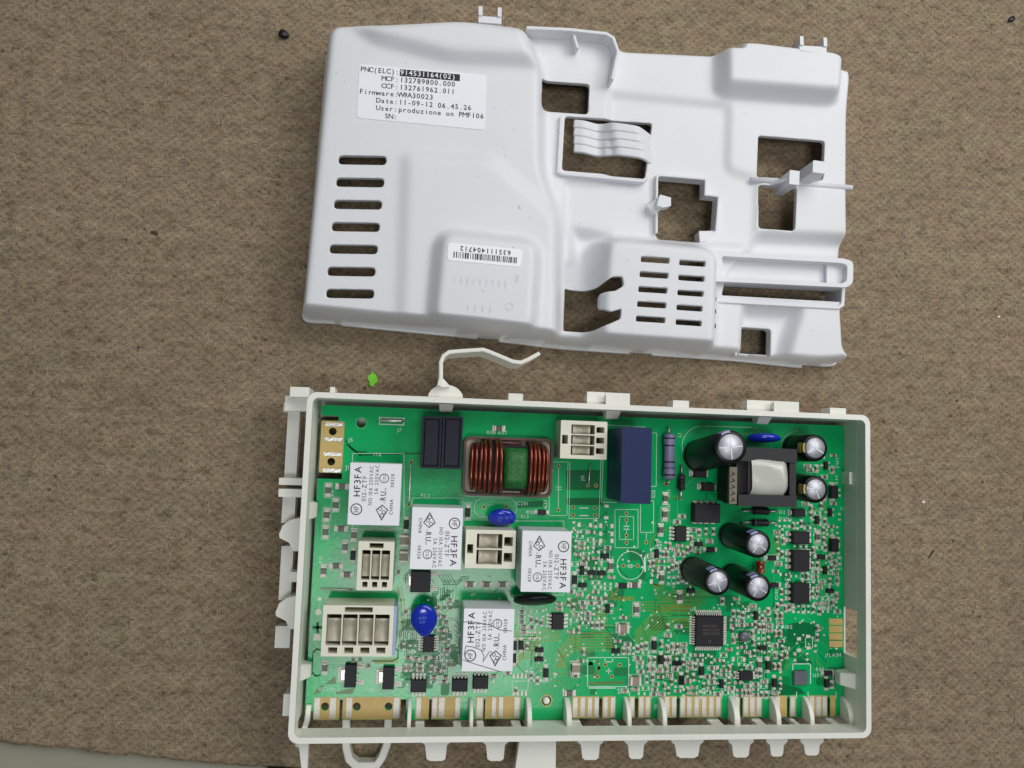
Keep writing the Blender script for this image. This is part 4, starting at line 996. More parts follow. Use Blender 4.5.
def connector(px0, py0, px1, py1, h, vertical, poles, name='connector', back=None):
    """open topped plug housing: outer wall, keyed mouths, sprung contacts inside"""
    a = px_rect(px0, py0, px1, py1, ZB+h); x0, y0, x1, y1 = a; t = 1.0; z0, z1 = ZB+0.2, ZB+h
    root = MB(); loops = [rrect(x0, y0, x1, y1, 0.3, 2)]
    n = poles; cells = []
    if vertical:                                   # contacts run along y, side by side in x
        cw = (x1-x0-2*t)/n; mouth = y0+ (y1-y0)*0.20
        for i in range(n):
            cells.append((x0+t+cw*i+0.18, mouth+0.2, x0+t+cw*(i+1)-0.18, y1-t-1.6, True))
    else:
        ch = (y1-y0-2*t)/n
        for i in range(n): cells.append((x0+t+2.4, y0+t+ch*i+0.18, x1-t-(x1-x0)*0.2, y0+t+ch*(i+1)-0.18, False))
    for c_ in cells: loops.append(rrect(*c_[:4], 0.15, 1))
    # mouth notches and latch window
    extra = []
    if vertical:
        for i in range(n+0):
            xc = (cells[i][0]+cells[i][2])/2; w_ = (cells[i][2]-cells[i][0])*0.62
            extra.append(rrect(xc-w_/2, y0+t*0.9, xc+w_/2, cells[i][1]-0.55, 0.1, 1))
        wl = (x1-x0)*0.09; extra.append(rrect((x0+x1)/2-wl*2.2, y1-t-1.0, (x0+x1)/2+wl*2.2, y1-0.5, 0.1, 1))
    else:
        for i in range(n):
            yc = (cells[i][1]+cells[i][3])/2; w_ = (cells[i][3]-cells[i][1])*0.62
            extra.append(rrect(cells[i][2]+0.5, yc-w_/2, x1-t*0.9, yc+w_/2, 0.1, 1))
        extra.append(rrect(x0+0.5, (y0+y1)/2-1.4, x0+t+1.4, (y0+y1)/2+1.4, 0.1, 1))
    cn = plate(name, loops+extra, z0+2.0, z1, 'ivory', BD, bevel=0.15)
    m2 = MB(); m2.box(x0+0.05, y0+0.05, z0, x1-0.05, y1-0.05, z0+2.02, 'ivory', 'ivory_dark'); m2.build('housing_floor', cn)  # shade deep in the cavities is put into the floor's darker top colour
    for c_ in cells:
        m2 = MB(); ax, ay, cx_, cy_ = c_[:4]; g = 0.12; P = []
        for k in range(9):
            s_ = 0.10+0.74*k/8; zz = z1-1.2-2.6*math.sin(math.pi*min(1, s_*1.05))**2*0.7
            P.append((s_, zz))
        v = []; f = []
        for s_, zz in P:
            if c_[4]: yy = ay+(cy_-ay)*s_; v += [(ax+g, yy, zz), (cx_-g, yy, zz)]
            else: xx = ax+(cx_-ax)*s_; v += [(xx, cy_-g, zz), (xx, ay+g, zz)]
        for k in range(8): f.append((2*k, 2*k+1, 2*k+3, 2*k+2))
        f += [(0, 1, len(v)+1, len(v))] if False else []
        m2.add(v, f, 'contact_tin', True); o_ = m2.build('spring_contact', cn)
        sm_ = o_.modifiers.new('thick', 'SOLIDIFY'); sm_.thickness = 0.35*S; sm_.offset = 0
    return cn
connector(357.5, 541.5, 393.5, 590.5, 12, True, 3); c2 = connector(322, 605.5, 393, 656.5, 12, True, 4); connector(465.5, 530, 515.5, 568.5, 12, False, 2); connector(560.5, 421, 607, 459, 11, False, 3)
# blue fin beside the four pole connector, its low shoulder behind
a = px_rect(393.2, 606, 396.2, 655, ZB+11.5); m2 = MB(); m2.box(a[0], a[1], ZB+0.2, a[2], a[3], ZB+11.5, 'sleeve_print'); m2.build('keying_strip', BD, bevel=0.15)

def choke():
    a = px_rect(463, 437.5, 552.5, 496.5, ZB+3.5); cx, cy = (a[0]+a[2])/2, (a[1]+a[3])/2; w, l = a[2]-a[0], a[3]-a[1]
    m2 = MB(); m2.prism(rrect(a[0], a[1], a[2], a[3], 2.2), ZB+0.2, ZB+2.2, 'choke_brown'); m2.prism(rrect(a[0]+0.9, a[1]+0.9, a[2]-0.9, a[3]-0.9, 1.6), ZB+2.0, ZB+2.9, 'choke_glue')
    ch = m2.build('common_mode_choke', BD, bevel=0.3)
    m2 = MB(); m2.wallstrip(rrect(a[0]+0.4, a[1]+0.4, a[2]-0.4, a[3]-0.4, 1.9), 0.8, ZB+2.2, ZB+4.2, 'choke_brown', True); m2.build('base_rim', ch)
    zt = ZB+12.0
    k = px_rect(504.5, 448, 528, 489, zt); m2 = MB(); v = []; f = []; N = 10; Mq = 8
    for j in range(Mq+1):
        for i in range(N+1):
            s_, q = i/N*2-1, j/Mq*2-1
            v.append((((k[0]+k[2])/2)+(k[2]-k[0])/2*s_, ((k[1]+k[3])/2)+(k[3]-k[1])/2*q, zt-1.2*abs(s_)**6-2.2*abs(q)**8))
    for j in range(Mq):
        for i in range(N): p = j*(N+1)+i; f.append((p, p+1, p+N+2, p+N+1))
    m2.add(v, f, 'core_green', True); m2.box(k[0]+0.3, k[1]+0.3, ZB+2.8, k[2]-0.3, k[3]-0.3, zt-4, 'core_green'); m2.build('core', ch)
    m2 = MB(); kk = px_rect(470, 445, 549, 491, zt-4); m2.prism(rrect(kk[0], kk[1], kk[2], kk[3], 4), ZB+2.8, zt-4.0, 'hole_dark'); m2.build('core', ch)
    yc = (k[1]+k[3])/2
    L = [471.5, 476.2, 480.6, 485.2, 490, 496.2, 501.3]; R = [531, 535.2, 539.4, 543.4, 547.2]
    for i, px in enumerate(L+R):
        left = px < 510; e = (px-471.5)/30 if left else (547.2-px)/17
        e = min(1, max(0, e)); ry = 7.6+0.9*min(1, e*2.2)-0.5*(1-e); top = zt-0.4-(1-e)**2*2.4; out = -1 if left else 1
        xt = W(px, 468, top)[0]; P = []
        for q in range(25):
            t = math.pi*q/24; cs, sn = math.cos(t), math.sin(t)
            P.append((xt+out*0.9*(1-e)*(1-sn)*-0.8+0.25*math.sin(i*2.3)*cs, yc-ry*math.copysign(abs(cs)**0.62, cs), ZB+2.6+(top-ZB-2.6)*sn**0.55))
        m2 = MB(); m2.tube(P, 0.56, 'copper', 10); m2.build('winding', ch)
    m2 = MB(); m2.tube([(*W(520, 491, ZB+5), ZB+5), (*W(536, 493, ZB+4.4), ZB+4.4), (*W(544, 489, ZB+6), ZB+6)], 0.6, 'copper', 8); m2.build('wire_end', ch)
    m2 = MB(); m2.tube([(*W(480, 444, ZB+5), ZB+5), (*W(505, 443, ZB+4.6), ZB+4.6), (*W(522, 444, ZB+5), ZB+5)], 0.6, 'choke_brown', 8); m2.build('wire_end', ch)
choke()

def transformer():
    h = 13.0; a = px_rect(732, 448, 797, 506.5, ZB+h); m2 = MB()
    x0, y0, x1, y1 = a
    m2.box(x0+2.2, y1-4.4, ZB+0.4, x1, y1, ZB+h, 'ferrite'); m2.box(x0+2.2, y0, ZB+0.4, x1, y0+3.6, ZB+h, 'ferrite'); m2.box(x1-2.2, y0+3.5, ZB+0.4, x1-0.01, y1-4.3, ZB+h-0.6, 'ferrite'); m2.box(x0+2.6, y0+3.5, ZB+0.4, x0+7, y1-4.3, ZB+h-3, 'chip_black')
    tr = m2.build('transformer', BD, bevel=0.3)
    k = px_rect(752.5, 454.5, 791, 498.5, ZB+h+1.0); v = []; f = []; N = 14; Mq = 10
    for j in range(Mq+1):
        for i in range(N+1):
            s_, q = i/N*2-1, j/Mq*2-1; r_ = random.Random(i*31+j)
            bow = (k[2]-k[0])/2*(1-0.10*max(0, s_)*q*q)
            v.append(((k[0]+k[2])/2+bow*s_, (k[1]+k[3])/2+(k[3]-k[1])/2*q, ZB+h+0.9-3.6*max(0, abs(q)-0.45)**2*3-(2.5*max(0, s_-0.72)*3)-0.5*max(0, -s_-0.8)+r_.uniform(-0.10, 0.10)+0.22*math.sin(3*s_+4*q)))
    for j in range(Mq):
        for i in range(N): p = j*(N+1)+i; f.append((p, p+1, p+N+2, p+N+1))
    m2 = MB(); m2.add(v, f, 'tape', True); m2.box(k[0]+0.2, k[1]+0.3, ZB+2, k[2]-0.8, k[3]-0.3, ZB+h-2.4, 'tape'); m2.build('taped_winding', tr)
    s_ = px_rect(729.5, 467, 737, 504, ZB+12.5); m2 = MB(); m2.box(s_[0], s_[1], ZB+11.0, s_[2], s_[3], ZB+12.5, 'ivory_dark', 'ivory_dark'); m2.box(s_[0]+0.8, s_[1]+0.4, ZB+0.4, s_[2], s_[3]-0.4, ZB+11.01, 'chip_black'); lb = m2.build('pin_strip', tr)  # black box below the strip stands in for the shadow under it
    m2 = MB()
    for i in range(5):
        p = W(733, 474+i*6.5, ZB+12.5); m2.strip([(p[0]-0.7, p[1]-0.5), (p[0]+0.5, p[1]), (p[0]-0.3, p[1]+0.6)], 0.35, ZB+12.53, 'ink')
    m2.build('printed_text', lb)
transformer()

def disc_part(name, cpx, cpy, z, rx, ry, thick, mt, tilt, rotz, printed=None, tail=0.0):
    """dipped disc: lens shape, tipped over about its leads"""
    c = W(cpx, cpy, z); N = 28; K = 10; v = []; f = []
    Rm = Matrix.Rotation(rotz, 3, 'Z') @ Matrix.Rotation(tilt, 3, 'X')
    def P(a, b):
        x = rx*math.cos(b)*math.cos(a); y = ry*math.cos(b)*math.sin(a)
        if tail and math.sin(a) < 0: x *= 1-tail*abs(math.sin(a))**2*0.6; y *= 1+tail*abs(math.sin(a))**3
        q = Rm @ Vector((x, y, thick/2*math.copysign(abs(math.sin(b))**0.8, math.sin(b)))); return (c[0]+q.x, c[1]+q.y, z+q.z)
    for j in range(K+1):
        b = -math.pi/2+math.pi*j/K
        for i in range(N): v.append(P(2*math.pi*i/N, b))
    for j in range(K):
        for i in range(N): f.append((j*N+i, j*N+(i+1) % N, (j+1)*N+(i+1) % N, (j+1)*N+i))
    m2 = MB(); m2.add(v, f, mt, True); o_ = m2.build(name, BD)
    # leads down to the board
    for sg in (-1, 1):
        q = Rm @ Vector((sg*rx*0.42, -ry*0.75, 0)); p0 = (c[0]+q.x, c[1]+q.y, z+q.z)
        m2 = MB(); m2.tube([p0, (p0[0], p0[1], (p0[2]+ZB)/2), (p0[0], p0[1], ZB)], 0.3, 'tin', 6); m2.build('lead', o_)
    if printed:
        m2 = MB(); tmp = MB(); 
        for i, s_ in enumerate(printed): text(tmp, s_, -1.5, 0.7-1.4*i, 0, 0, 0.95, 'blue_print')
        vv = []
        for x, y, _ in tmp.v:
            q = Rm @ Vector((x, y, thick/2*max(0.0, 1-(x/rx)**2-(y/ry)**2)**0.4+0.04)); vv.append((c[0]+q.x, c[1]+q.y, z+q.z))
        m2.add(vv, tmp.f, 'blue_print'); m2.build('printed_text', o_)
    return o_
disc_part('disc_capacitor', 502, 517.5, ZB+4.6, 4.6, 3.4, 3.0, 'blue_epoxy', math.radians(38), 0.0, ('JN 472', 'Y1'))
disc_part('varistor', 424, 619, ZB+7.5, 4.1, 5.0, 3.0, 'blue_epoxy', math.radians(16), 0.12, ('10N', '431'), 0.25)
disc_part('disc_capacitor', 763.5, 438, ZB+5.5, 5.7, 4.6, 3.2, 'blue_epoxy', math.radians(84), 0.0)
disc_part('thermistor', 535, 599.5, ZB+6.2, 6.9, 6.0, 3.4, 'sleeve_black', math.radians(72), 0.03)

def axial(px0, py0, px1, py1, r, z, body, mt, bands=(), name='resistor', lead=0.32):
    p0, p1 = W(px0, py0, z), W(px1, py1, z); d = Vector((p1[0]-p0[0], p1[1]-p0[1])); L = d.length; d.normalize()
    at_ = lambda t: (p0[0]+d.x*t, p0[1]+d.y*t, z)
    b0, b1 = L*(1-body)/2, L*(1+body)/2
    m2 = MB(); rr = r
    ts = [0, 0.04, 0.10, 0.16, 0.26, 0.74, 0.84, 0.90, 0.96, 1]; rs = [0.6, 0.95, 1.02, 1.02, 0.9, 0.9, 1.02, 1.02, 0.95, 0.6]
    m2.tube([at_(b0+(b1-b0)*t) for t in ts], [r*q for q in rs], mt, 18); o_ = m2.build(name, BD)
    for t, mb_ in bands:
        m2 = MB(); tb = b0+(b1-b0)*t; k = 1.04 if t < 0.2 or t > 0.8 else 0.93
        m2.tube([at_(tb-0.25), at_(tb+0.25)], r*k, mb_, 18); m2.build('colour_band', o_)
    for e, q in ((0.0, b0), (L, b1)):
        m2 = MB(); e_ = at_(e); m2.tube([at_(q), e_, (e_[0], e_[1], ZB)], lead, 'tin', 6); m2.build('lead', o_)
    return o_
axial(669.3, 428, 669, 485, 1.95, ZB+2.4, 0.80, 'resistor_lilac', ((0.10, 'band'), (0.26, 'band'), (0.62, 'band'), (0.76, 'band'), (0.90, 'band')))
axial(682, 466, 681, 499, 1.25, ZB+1.6, 0.46, 'chip_black', ((0.15, 'print_grey'),), 'diode'); axial(743.5, 510.5, 778, 511.5, 1.3, ZB+1.5, 0.46, 'chip_black', (), 'diode'); axial(743, 522.5, 777.5, 523, 1.25, ZB+1.5, 0.46, 'chip_black', ((0.12, 'print_grey'),), 'diode')
axial(760.5, 552, 760, 582, 1.6, ZB+3.0, 0.42, 'glass_red', (), 'diode')
# bare wire jumpers
def jumper(p, q, z=1.1, r=0.32):
    a_, b_ = bx(*p), bx(*q); m2 = MB(); lx, ly = (b_[0]-a_[0])*0.08, (b_[1]-a_[1])*0.08
    m2.tube([(*a_, ZB), (a_[0], a_[1], ZB+z*0.6), (a_[0]+lx, a_[1]+ly, ZB+z), (b_[0]-lx, b_[1]-ly, ZB+z), (b_[0], b_[1], ZB+z*0.6), (*b_, ZB)], r, 'tin', 7); m2.build('wire_jumper', BD)
jumper((411, 463), (409, 504)); jumper((589.5, 464), (588, 485), 1.0, 0.25); jumper((321, 588.5), (352, 589.5), 0.9, 0.2); jumper((381, 420.5), (403, 421.5), 2.2, 0.5)
a = px_rect(379.5, 418, 403.8, 424.5, ZB+0.1); m2 = MB(); m2.wallstrip([(a[0], a[1]), (a[2], a[1]), (a[2], a[3]), (a[0], a[3])], 0.35, ZB+0.01, ZB+0.3, 'silk', True); m2.build('jumper_frame', BD)
# ------------------------------------------------------------------ small surface mounted parts: a few shared meshes, one object each
OCC = []
def occupied(x, y, w, h, m=0.18):
    for a, b, c, d in OCC:
        if x-w/2-m < c and x+w/2+m > a and y-h/2-m < d and y+h/2+m > b: return True
    return False
def occupy(x, y, w, h): OCC.append((x-w/2, y-h/2, x+w/2, y+h/2))
def occ_px(x0, y0, x1, y1):
    a = px_rect(x0, y0, x1, y1, ZB); OCC.append(a)
SHARED = {}
def shared(key, fn):
    if key not in SHARED:
        mb = MB(); fn(mb); me = bpy.data.meshes.new(key); me.from_pydata([tuple(c*S for c in v) for v in mb.v], [], mb.f)
        for n in mb.names: me.materials.append(MATS[n])
        me.polygons.foreach_set('material_index', mb.m); me.polygons.foreach_set('use_smooth', mb.sm); me.update(); SHARED[key] = me
    return SHARED[key]
def chip_mesh(L, Wd, H, body, pads=True, padx=0.55):
    def fn(m):
        e = L*0.2
        if pads:
            for s_ in (-1, 1):
                m.cbox(s_*(L/2+padx/2-e*0.4), 0, 0.01, e+padx, Wd*1.25, 0.11, 'solder', 0, 0.04)
        m.cbox(0, 0, 0.1, L-2*e+0.05, Wd, H, body, 0, 0.05)
        for s_ in (-1, 1): m.cbox(s_*(L/2-e/2), 0, 0.1, e, Wd*1.02, H*1.03, 'solder', 0, 0.08)
    return fn
def sot_mesh(m):
    m.cbox(0, 0, 0.15, 2.7, 1.35, 1.1, 'chip_black', 0, 0.18)
    for x, s_ in ((-0.95, -1), (0.95, -1), (0, 1)):
        m.cbox(x, s_*1.0, 0.02, 0.5, 0.9, 0.3, 'solder', 0, 0.1); m.cbox(x, s_*1.3, 0.005, 0.8, 0.8, 0.09, 'solder', 0, 0.04)
def mini_diode(m):
    m.cbox(0, 0, 0.12, 2.7, 1.55, 1.15, 'chip_black', 0, 0.15)
    for s_ in (-1, 1): m.cbox(s_*1.7, 0, 0.01, 1.1, 0.9, 0.3, 'solder', 0, 0.1); m.cbox(s_*1.8, 0, 0.005, 1.3, 1.4, 0.09, 'solder', 0, 0.04)
def big_diode(m):
    m.cbox(0, 0, 0.15, 4.3, 2.6, 2.1, 'chip_black', 0, 0.2)
    for s_ in (-1, 1): m.cbox(s_*2.4, 0, 0.01, 0.9, 1.6, 0.7, 'solder', 0, 0.15); m.cbox(s_*2.7, 0, 0.005, 1.2, 2.0, 0.09, 'solder', 0, 0.04)
def footprint(m):
    for s_ in (-1, 1): m.cbox(s_*0.95, 0, 0.005, 0.75, 0.95, 0.16, 'solder', 0, 0.08)
def footprint_l(m):
    for s_ in (-1, 1): m.cbox(s_*1.9, 0, 0.005, 1.1, 1.5, 0.2, 'solder', 0, 0.1)
def melf(m):
    m.lathe(0, 0, [(1.5, 0.1), (1.75, 0.5), (1.75, 1.6), (1.4, 2.0), (0.1, 2.05)], 'bead_grey', 18)
    for s_ in (-1, 1): m.cbox(0, s_*1.9, 0.01, 1.4, 1.0, 0.12, 'solder')
KINDS_ = {'R': ('chip_resistor', lambda: shared('chip_resistor_large', chip_mesh(3.1, 1.55, 0.7, 'body_grey')), 4.6, 2.1),
          'r': ('chip_resistor', lambda: shared('chip_resistor_small', chip_mesh(1.6, 0.88, 0.5, 'body_grey', True, 0.4)), 2.3, 1.15),
          'c': ('chip_capacitor', lambda: shared('chip_capacitor_small', chip_mesh(1.65, 0.92, 0.85, 'body_tan', True, 0.4)), 2.35, 1.2),
          'C': ('chip_capacitor', lambda: shared('chip_capacitor_large', chip_mesh(3.6, 2.6, 1.6, 'body_tan', True, 0.3)), 4.4, 3.2),
          'S': ('transistor', lambda: shared('transistor_small', sot_mesh), 3.0, 3.4), 'd': ('diode', lambda: shared('diode_small', mini_diode), 4.8, 1.7),
          'D': ('diode', lambda: shared('diode_large', big_diode), 6.4, 2.7), 'f': ('solder_pads', lambda: shared('solder_pads_small', footprint), 2.7, 1.1), 'F': ('solder_pads', lambda: shared('solder_pads_large', footprint_l), 5.6, 1.8), 'm': ('crystal', lambda: shared('crystal_round', melf), 3.5, 4.8)}
CNT = {}
def smd(kind, px, py, rot=0, force=True):
    nm, me, w, h = KINDS_[kind]; x, y = bx(px, py, 0.5)
    ww, hh = (w, h) if rot % 180 == 0 else (h, w)
    if not force and occupied(x, y, ww, hh): return False
    occupy(x, y, ww, hh); CNT[nm] = CNT.get(nm, 0)+1
    link(nm, me(), BD, (x, y, ZB), math.radians(rot+rnd.uniform(-1.5, 1.5))); return True
for k, x, y, r in (('R', 328.1, 490.3, 90), ('R', 342.1, 486.5, 0), ('R', 335.5, 505, 90), ('R', 326.5, 515, 90), ('R', 325.4, 532, 90), ('R', 341, 528.8, 0), ('R', 353.8, 535, 90), ('R', 345, 547, 90), ('d', 353, 555.5, 90),
        ('C', 404.6, 540.5, 90), ('C', 403.6, 556.5, 90), ('d', 406.3, 524.5, 90), ('R', 323.5, 571, 90), ('R', 336, 566, 0), ('R', 347, 574.7, 0), ('r', 398.5, 572, 90), ('R', 324.6, 668, 90),
        ('r', 353, 660, 90), ('r', 360, 659.6, 90), ('r', 368.7, 665.6, 90), ('c', 406, 668, 90), ('c', 411, 668, 90), ('R', 499, 428.5, 0), ('d', 467.8, 512.5, 90),
        ('r', 438.8, 607.5, 90), ('r', 444.8, 607.5, 90), ('r', 450.8, 607.5, 90), ('R', 470, 584.5, 0), ('R', 486.4, 584.5, 0), ('R', 502.4, 584.5, 0), ('c', 441.5, 630.5, 0), ('c', 437.7, 615, 90),
        ('r', 443.7, 639, 90), ('c', 447, 650.3, 0), ('r', 425.7, 658.5, 0), ('r', 431, 669, 90), ('r', 444.3, 667.8, 90), ('c', 434, 677.6, 0), ('c', 445.4, 677.6, 0), ('c', 494, 676.5, 0), ('r', 508, 673.5, 0), ('d', 542, 512.2, 0),
        ('S', 605, 556, 0), ('S', 582, 570.5, 90), ('S', 591.7, 572.5, 180), ('S', 602, 573, 180), ('d', 574.7, 579.6, 90), ('S', 582.6, 585, 0), ('S', 607.7, 608.6, 90),
        ('r', 596, 592.2, 0), ('r', 590, 597.8, 0), ('r', 598.6, 598.5, 0), ('r', 582.5, 603, 0), ('r', 591.4, 603.4, 0), ('r', 599.5, 603, 0), ('r', 574, 607, 90), ('r', 569, 602.5, 90), ('c', 559, 604, 0), ('c', 559.6, 609, 0), ('r', 571.5, 592, 0),
        ('r', 531.5, 620, 90), ('r', 537, 621.5, 90), ('r', 541.6, 623, 90), ('r', 592.5, 625.5, 90), ('r', 597.5, 625.5, 90), ('r', 602.5, 625, 90), ('c', 571, 632, 0), ('c', 579, 630, 90),
        ('d', 514.2, 645.4, 90), ('d', 521, 645, 90), ('r', 527.5, 646, 90), ('d', 513.7, 658, 90), ('S', 539.4, 649.8, 0), ('S', 539, 659, 180), ('d', 546, 672.7, 90), ('C', 575.5, 668, 90), ('r', 575.5, 676, 0), ('r', 581, 661.5, 0), ('c', 584, 652, 90), ('R', 569.5, 693.5, 0),
        ('r', 531.3, 675.5, 90), ('r', 537.5, 681, 90), ('f', 531.5, 681, 0), ('f', 543.5, 680.5, 0),
        ('F', 606.7, 512, 90), ('F', 606.6, 526, 0), ('F', 606.6, 534, 0), ('F', 606.5, 541, 0), ('F', 585, 525, 0), ('f', 574, 525.5, 90), ('f', 575, 532, 0), ('f', 584, 532, 0), ('f', 591, 540, 0), ('f', 597, 544, 0), ('f', 576, 544, 90), ('f', 586.5, 553.5, 0), ('f', 591, 548, 0), ('f', 575, 564.5, 0), ('f', 599, 563, 0),
        ('R', 665.6, 498.5, 90), ('R', 665, 514.4, 90), ('R', 661, 530, 90), ('c', 657, 543, 90), ('S', 656.8, 553.7, 90), ('c', 670, 546, 90), ('r', 677.5, 522, 0), ('r', 682.5, 516.5, 0), ('f', 650.5, 556.5, 0),
        ('d', 622.7, 585.6, 0), ('R', 634.7, 585.2, 0), ('F', 646, 582, 0), ('R', 636.7, 609.7, 90), ('R', 611, 566, 90), ('c', 611.7, 577.5, 0), ('S', 690.8, 590.8, 0), ('r', 623.5, 618, 0), ('C', 622.8, 628, 0), ('c', 622, 633.5, 0), ('R', 680, 597, 90), ('r', 668.5, 627.5, 90), ('r', 679, 626.8, 0), ('c', 668.3, 635.5, 0),
        ('r', 655.5, 571, 0), ('r', 662, 561.5, 0), ('r', 662, 568, 0), ('c', 650, 564, 90), ('R', 662, 578, 90), ('f', 655.5, 575.5, 0), ('c', 672, 560.5, 0), ('r', 677, 566, 90), ('r', 678.5, 580, 90),
        ('S', 616, 650.9, 0), ('d', 654.2, 645.2, 90), ('d', 661, 659.6, 90), ('S', 677.3, 663.2, 0), ('d', 681.7, 679.8, 90), ('r', 618, 641.5, 0), ('r', 641, 672, 0), ('C', 635, 680.5, 0), ('c', 640.3, 663, 0), ('r', 655, 660, 90), ('c', 662, 644, 90), ('r', 646.5, 646, 90), ('c', 625, 691.5, 0), ('r', 653, 677.5, 90), ('r', 661, 677.5, 0), ('c', 636, 689.5, 0), ('r', 655, 690, 0), ('r', 675.5, 669.5, 0), ('r', 672, 682, 90), ('r', 688, 682, 0),
        ('D', 699, 473.6, 0), ('D', 707, 487, 0), ('S', 698.7, 544, 0), ('d', 710.5, 549.6, 0), ('r', 699.5, 532.5, 90), ('c', 710, 541.5, 0), ('r', 714, 531.5, 90), ('r', 706.5, 531.5, 90),
        ('S', 756, 615.4, 90), ('S', 762.4, 647.7, 180), ('m', 743.3, 636, 90), ('c', 753.6, 606.5, 0), ('r', 743.5, 615.3, 90), ('r', 723, 601.5, 90), ('c', 737, 599, 0), ('r', 768, 612, 0), ('r', 768.5, 620, 0), ('c', 770, 626, 0), ('r', 769, 640, 90), ('c', 729.5, 649.8, 0), ('r', 744.5, 647.5, 0), ('r', 775.5, 646, 0),
        ('S', 677, 663.2, 0), ('d', 701.7, 670.7, 90), ('d', 681.5, 680.5, 90), ('S', 721.5, 683.8, 90), ('d', 768.2, 665.2, 90), ('d', 774.5, 682.7, 90), ('F', 739, 659.8, 0), ('R', 759.7, 664.7, 90), ('r', 700.5, 660.5, 0), ('r', 717.5, 660.5, 0), ('r', 724, 663.5, 90), ('r', 712, 668.5, 0), ('r', 707.5, 677, 0), ('r', 687.5, 674, 90), ('r', 734, 675.5, 0), ('r', 729.5, 680.5, 90), ('r', 738, 683, 0), ('r', 757, 673, 90), ('r', 761, 673.5, 90), ('c', 694.5, 687.5, 0), ('r', 718, 694.5, 0), ('c', 765, 681.8, 0), ('r', 711, 688.5, 0), ('r', 688, 681, 0), ('c', 776, 655.5, 90),
        ('D', 832.6, 492, 90), ('S', 825.8, 465.5, 90), ('c', 833, 470, 90), ('r', 825, 477, 0), ('r', 811, 470, 0), ('c', 808, 466.5, 0), ('D', 797.6, 512.6, 0), ('S', 830, 512.4, 90), ('S', 817, 520, 90), ('r', 825.5, 521.5, 90), ('c', 811.5, 508.5, 90), ('r', 811.5, 515, 90), ('r', 831.5, 526.3, 0), ('D', 833, 545, 90), ('R', 818, 537, 90), ('r', 824.5, 540, 90), ('f', 830.5, 534.5, 0), ('d', 821, 557, 0), ('S', 825, 570, 90), ('S', 830, 590.8, 0), ('c', 822.5, 582, 0), ('r', 830.5, 581.5, 90), ('c', 777.5, 532.5, 0), ('r', 777.5, 539.5, 90), ('c', 786, 608.5, 90), ('c', 818.3, 603.5, 0), ('c', 826.5, 603.5, 0),
        ('d', 772, 558, 0), ('c', 779, 564, 0), ('r', 776, 571.5, 0), ('d', 774.5, 585, 0), ('r', 779, 551.5, 90), ('F', 799.5, 645, 90), ('F', 808.8, 642.5, 90), ('f', 795.5, 657.5, 90), ('f', 807.8, 657, 90), ('c', 818, 628.5, 90), ('r', 818, 637.5, 90), ('f', 816, 649, 90), ('c', 787, 655, 90), ('d', 828.2, 673.2, 0), ('d', 826.8, 683.2, 90), ('r', 832.5, 685, 90), ('r', 769, 611.5, 90), ('r', 778, 607, 90), ('r', 700, 579, 0)):
    smd(k, x, y, r)
# tracks linking the small parts, each a hair above the last so that none share a plane
TK2 = MB(); rt = random.Random(61); cen = [((a+c)/2, (b+d)/2) for a, b, c, d in OCC]; zi = 0
for x, y in cen:
    if x < -30 and y > -5: continue
    near = sorted(((math.hypot(x-u, y-v), u, v) for u, v in cen if (u, v) != (x, y)))[1:9]
    for q in rt.sample(near, 2):
        u, v = q[1], q[2]
        if q[0] > 22: continue
        dx, dy = u-x, v-y; k = min(abs(dx), abs(dy)); mid = (x+math.copysign(k, dx), y+math.copysign(k, dy))
        zi += 1; TK2.strip([(x, y), mid, (u, v)], rt.choice((0.16, 0.2, 0.3)), ZB+0.024+zi*0.00002, rt.choice(('trace_light', 'trace_light', 'trace_olive', 'trace_dark')))
for i in range(150):                               # copper pours under the mask
    px, py = rt.choice(((rt.uniform(570, 692), rt.uniform(545, 692)), (rt.uniform(690, 782), rt.uniform(600, 692)), (rt.uniform(775, 838), rt.uniform(525, 690)), (rt.uniform(405, 455), rt.uniform(600, 690))))
    x, y = bx(px, py); w_, h_ = rt.uniform(0.8, 3.2), rt.uniform(0.8, 2.6); k = min(w_, h_)*0.35
    TK2.add([(x+u, y+v, ZB+0.004+i*0.00003) for u, v in ((-w_+k, -h_), (w_-k, -h_), (w_, -h_+k), (w_, h_-k), (w_-k, h_), (-w_+k, h_), (-w_, h_-k), (-w_, -h_+k))], [tuple(range(8))], 'pour_dark')
for i in range(20):                                # bundles of tracks in the field between the relays
    px, py = rt.uniform(402, 456), rt.uniform(574, 686); x, y = bx(px, py); a_, b_ = rt.uniform(-5, 5), rt.choice((-1, 1))*rt.uniform(1.5, 4); vert = rt.random() < 0.5
    for j in range(rt.choice((2, 3, 4))):
        o_ = j*0.6; P_ = [(0, o_), (a_, o_), (a_+b_*0.6, o_+b_*0.6), (a_*1.5+b_*0.6, o_+b_*0.6)]
        TK2.strip([(x+(v if vert else u), y+(u if vert else v)) for u, v in P_], 0.2, ZB+0.03+(i*4+j)*0.00003, 'trace_dark')
for i in range(340):
    px, py = rt.choice(((rt.uniform(570, 692), rt.uniform(520, 694)), (rt.uniform(690, 782), rt.uniform(600, 694)), (rt.uniform(775, 838), rt.uniform(525, 650)), (rt.uniform(405, 570), rt.uniform(600, 690))))
    x, y = bx(px, py); TK2.disc(x, y, ZB+0.036, rt.uniform(0.2, 0.42), 'solder', 9)
TK2.build('copper_track', BD, kind='stuff')

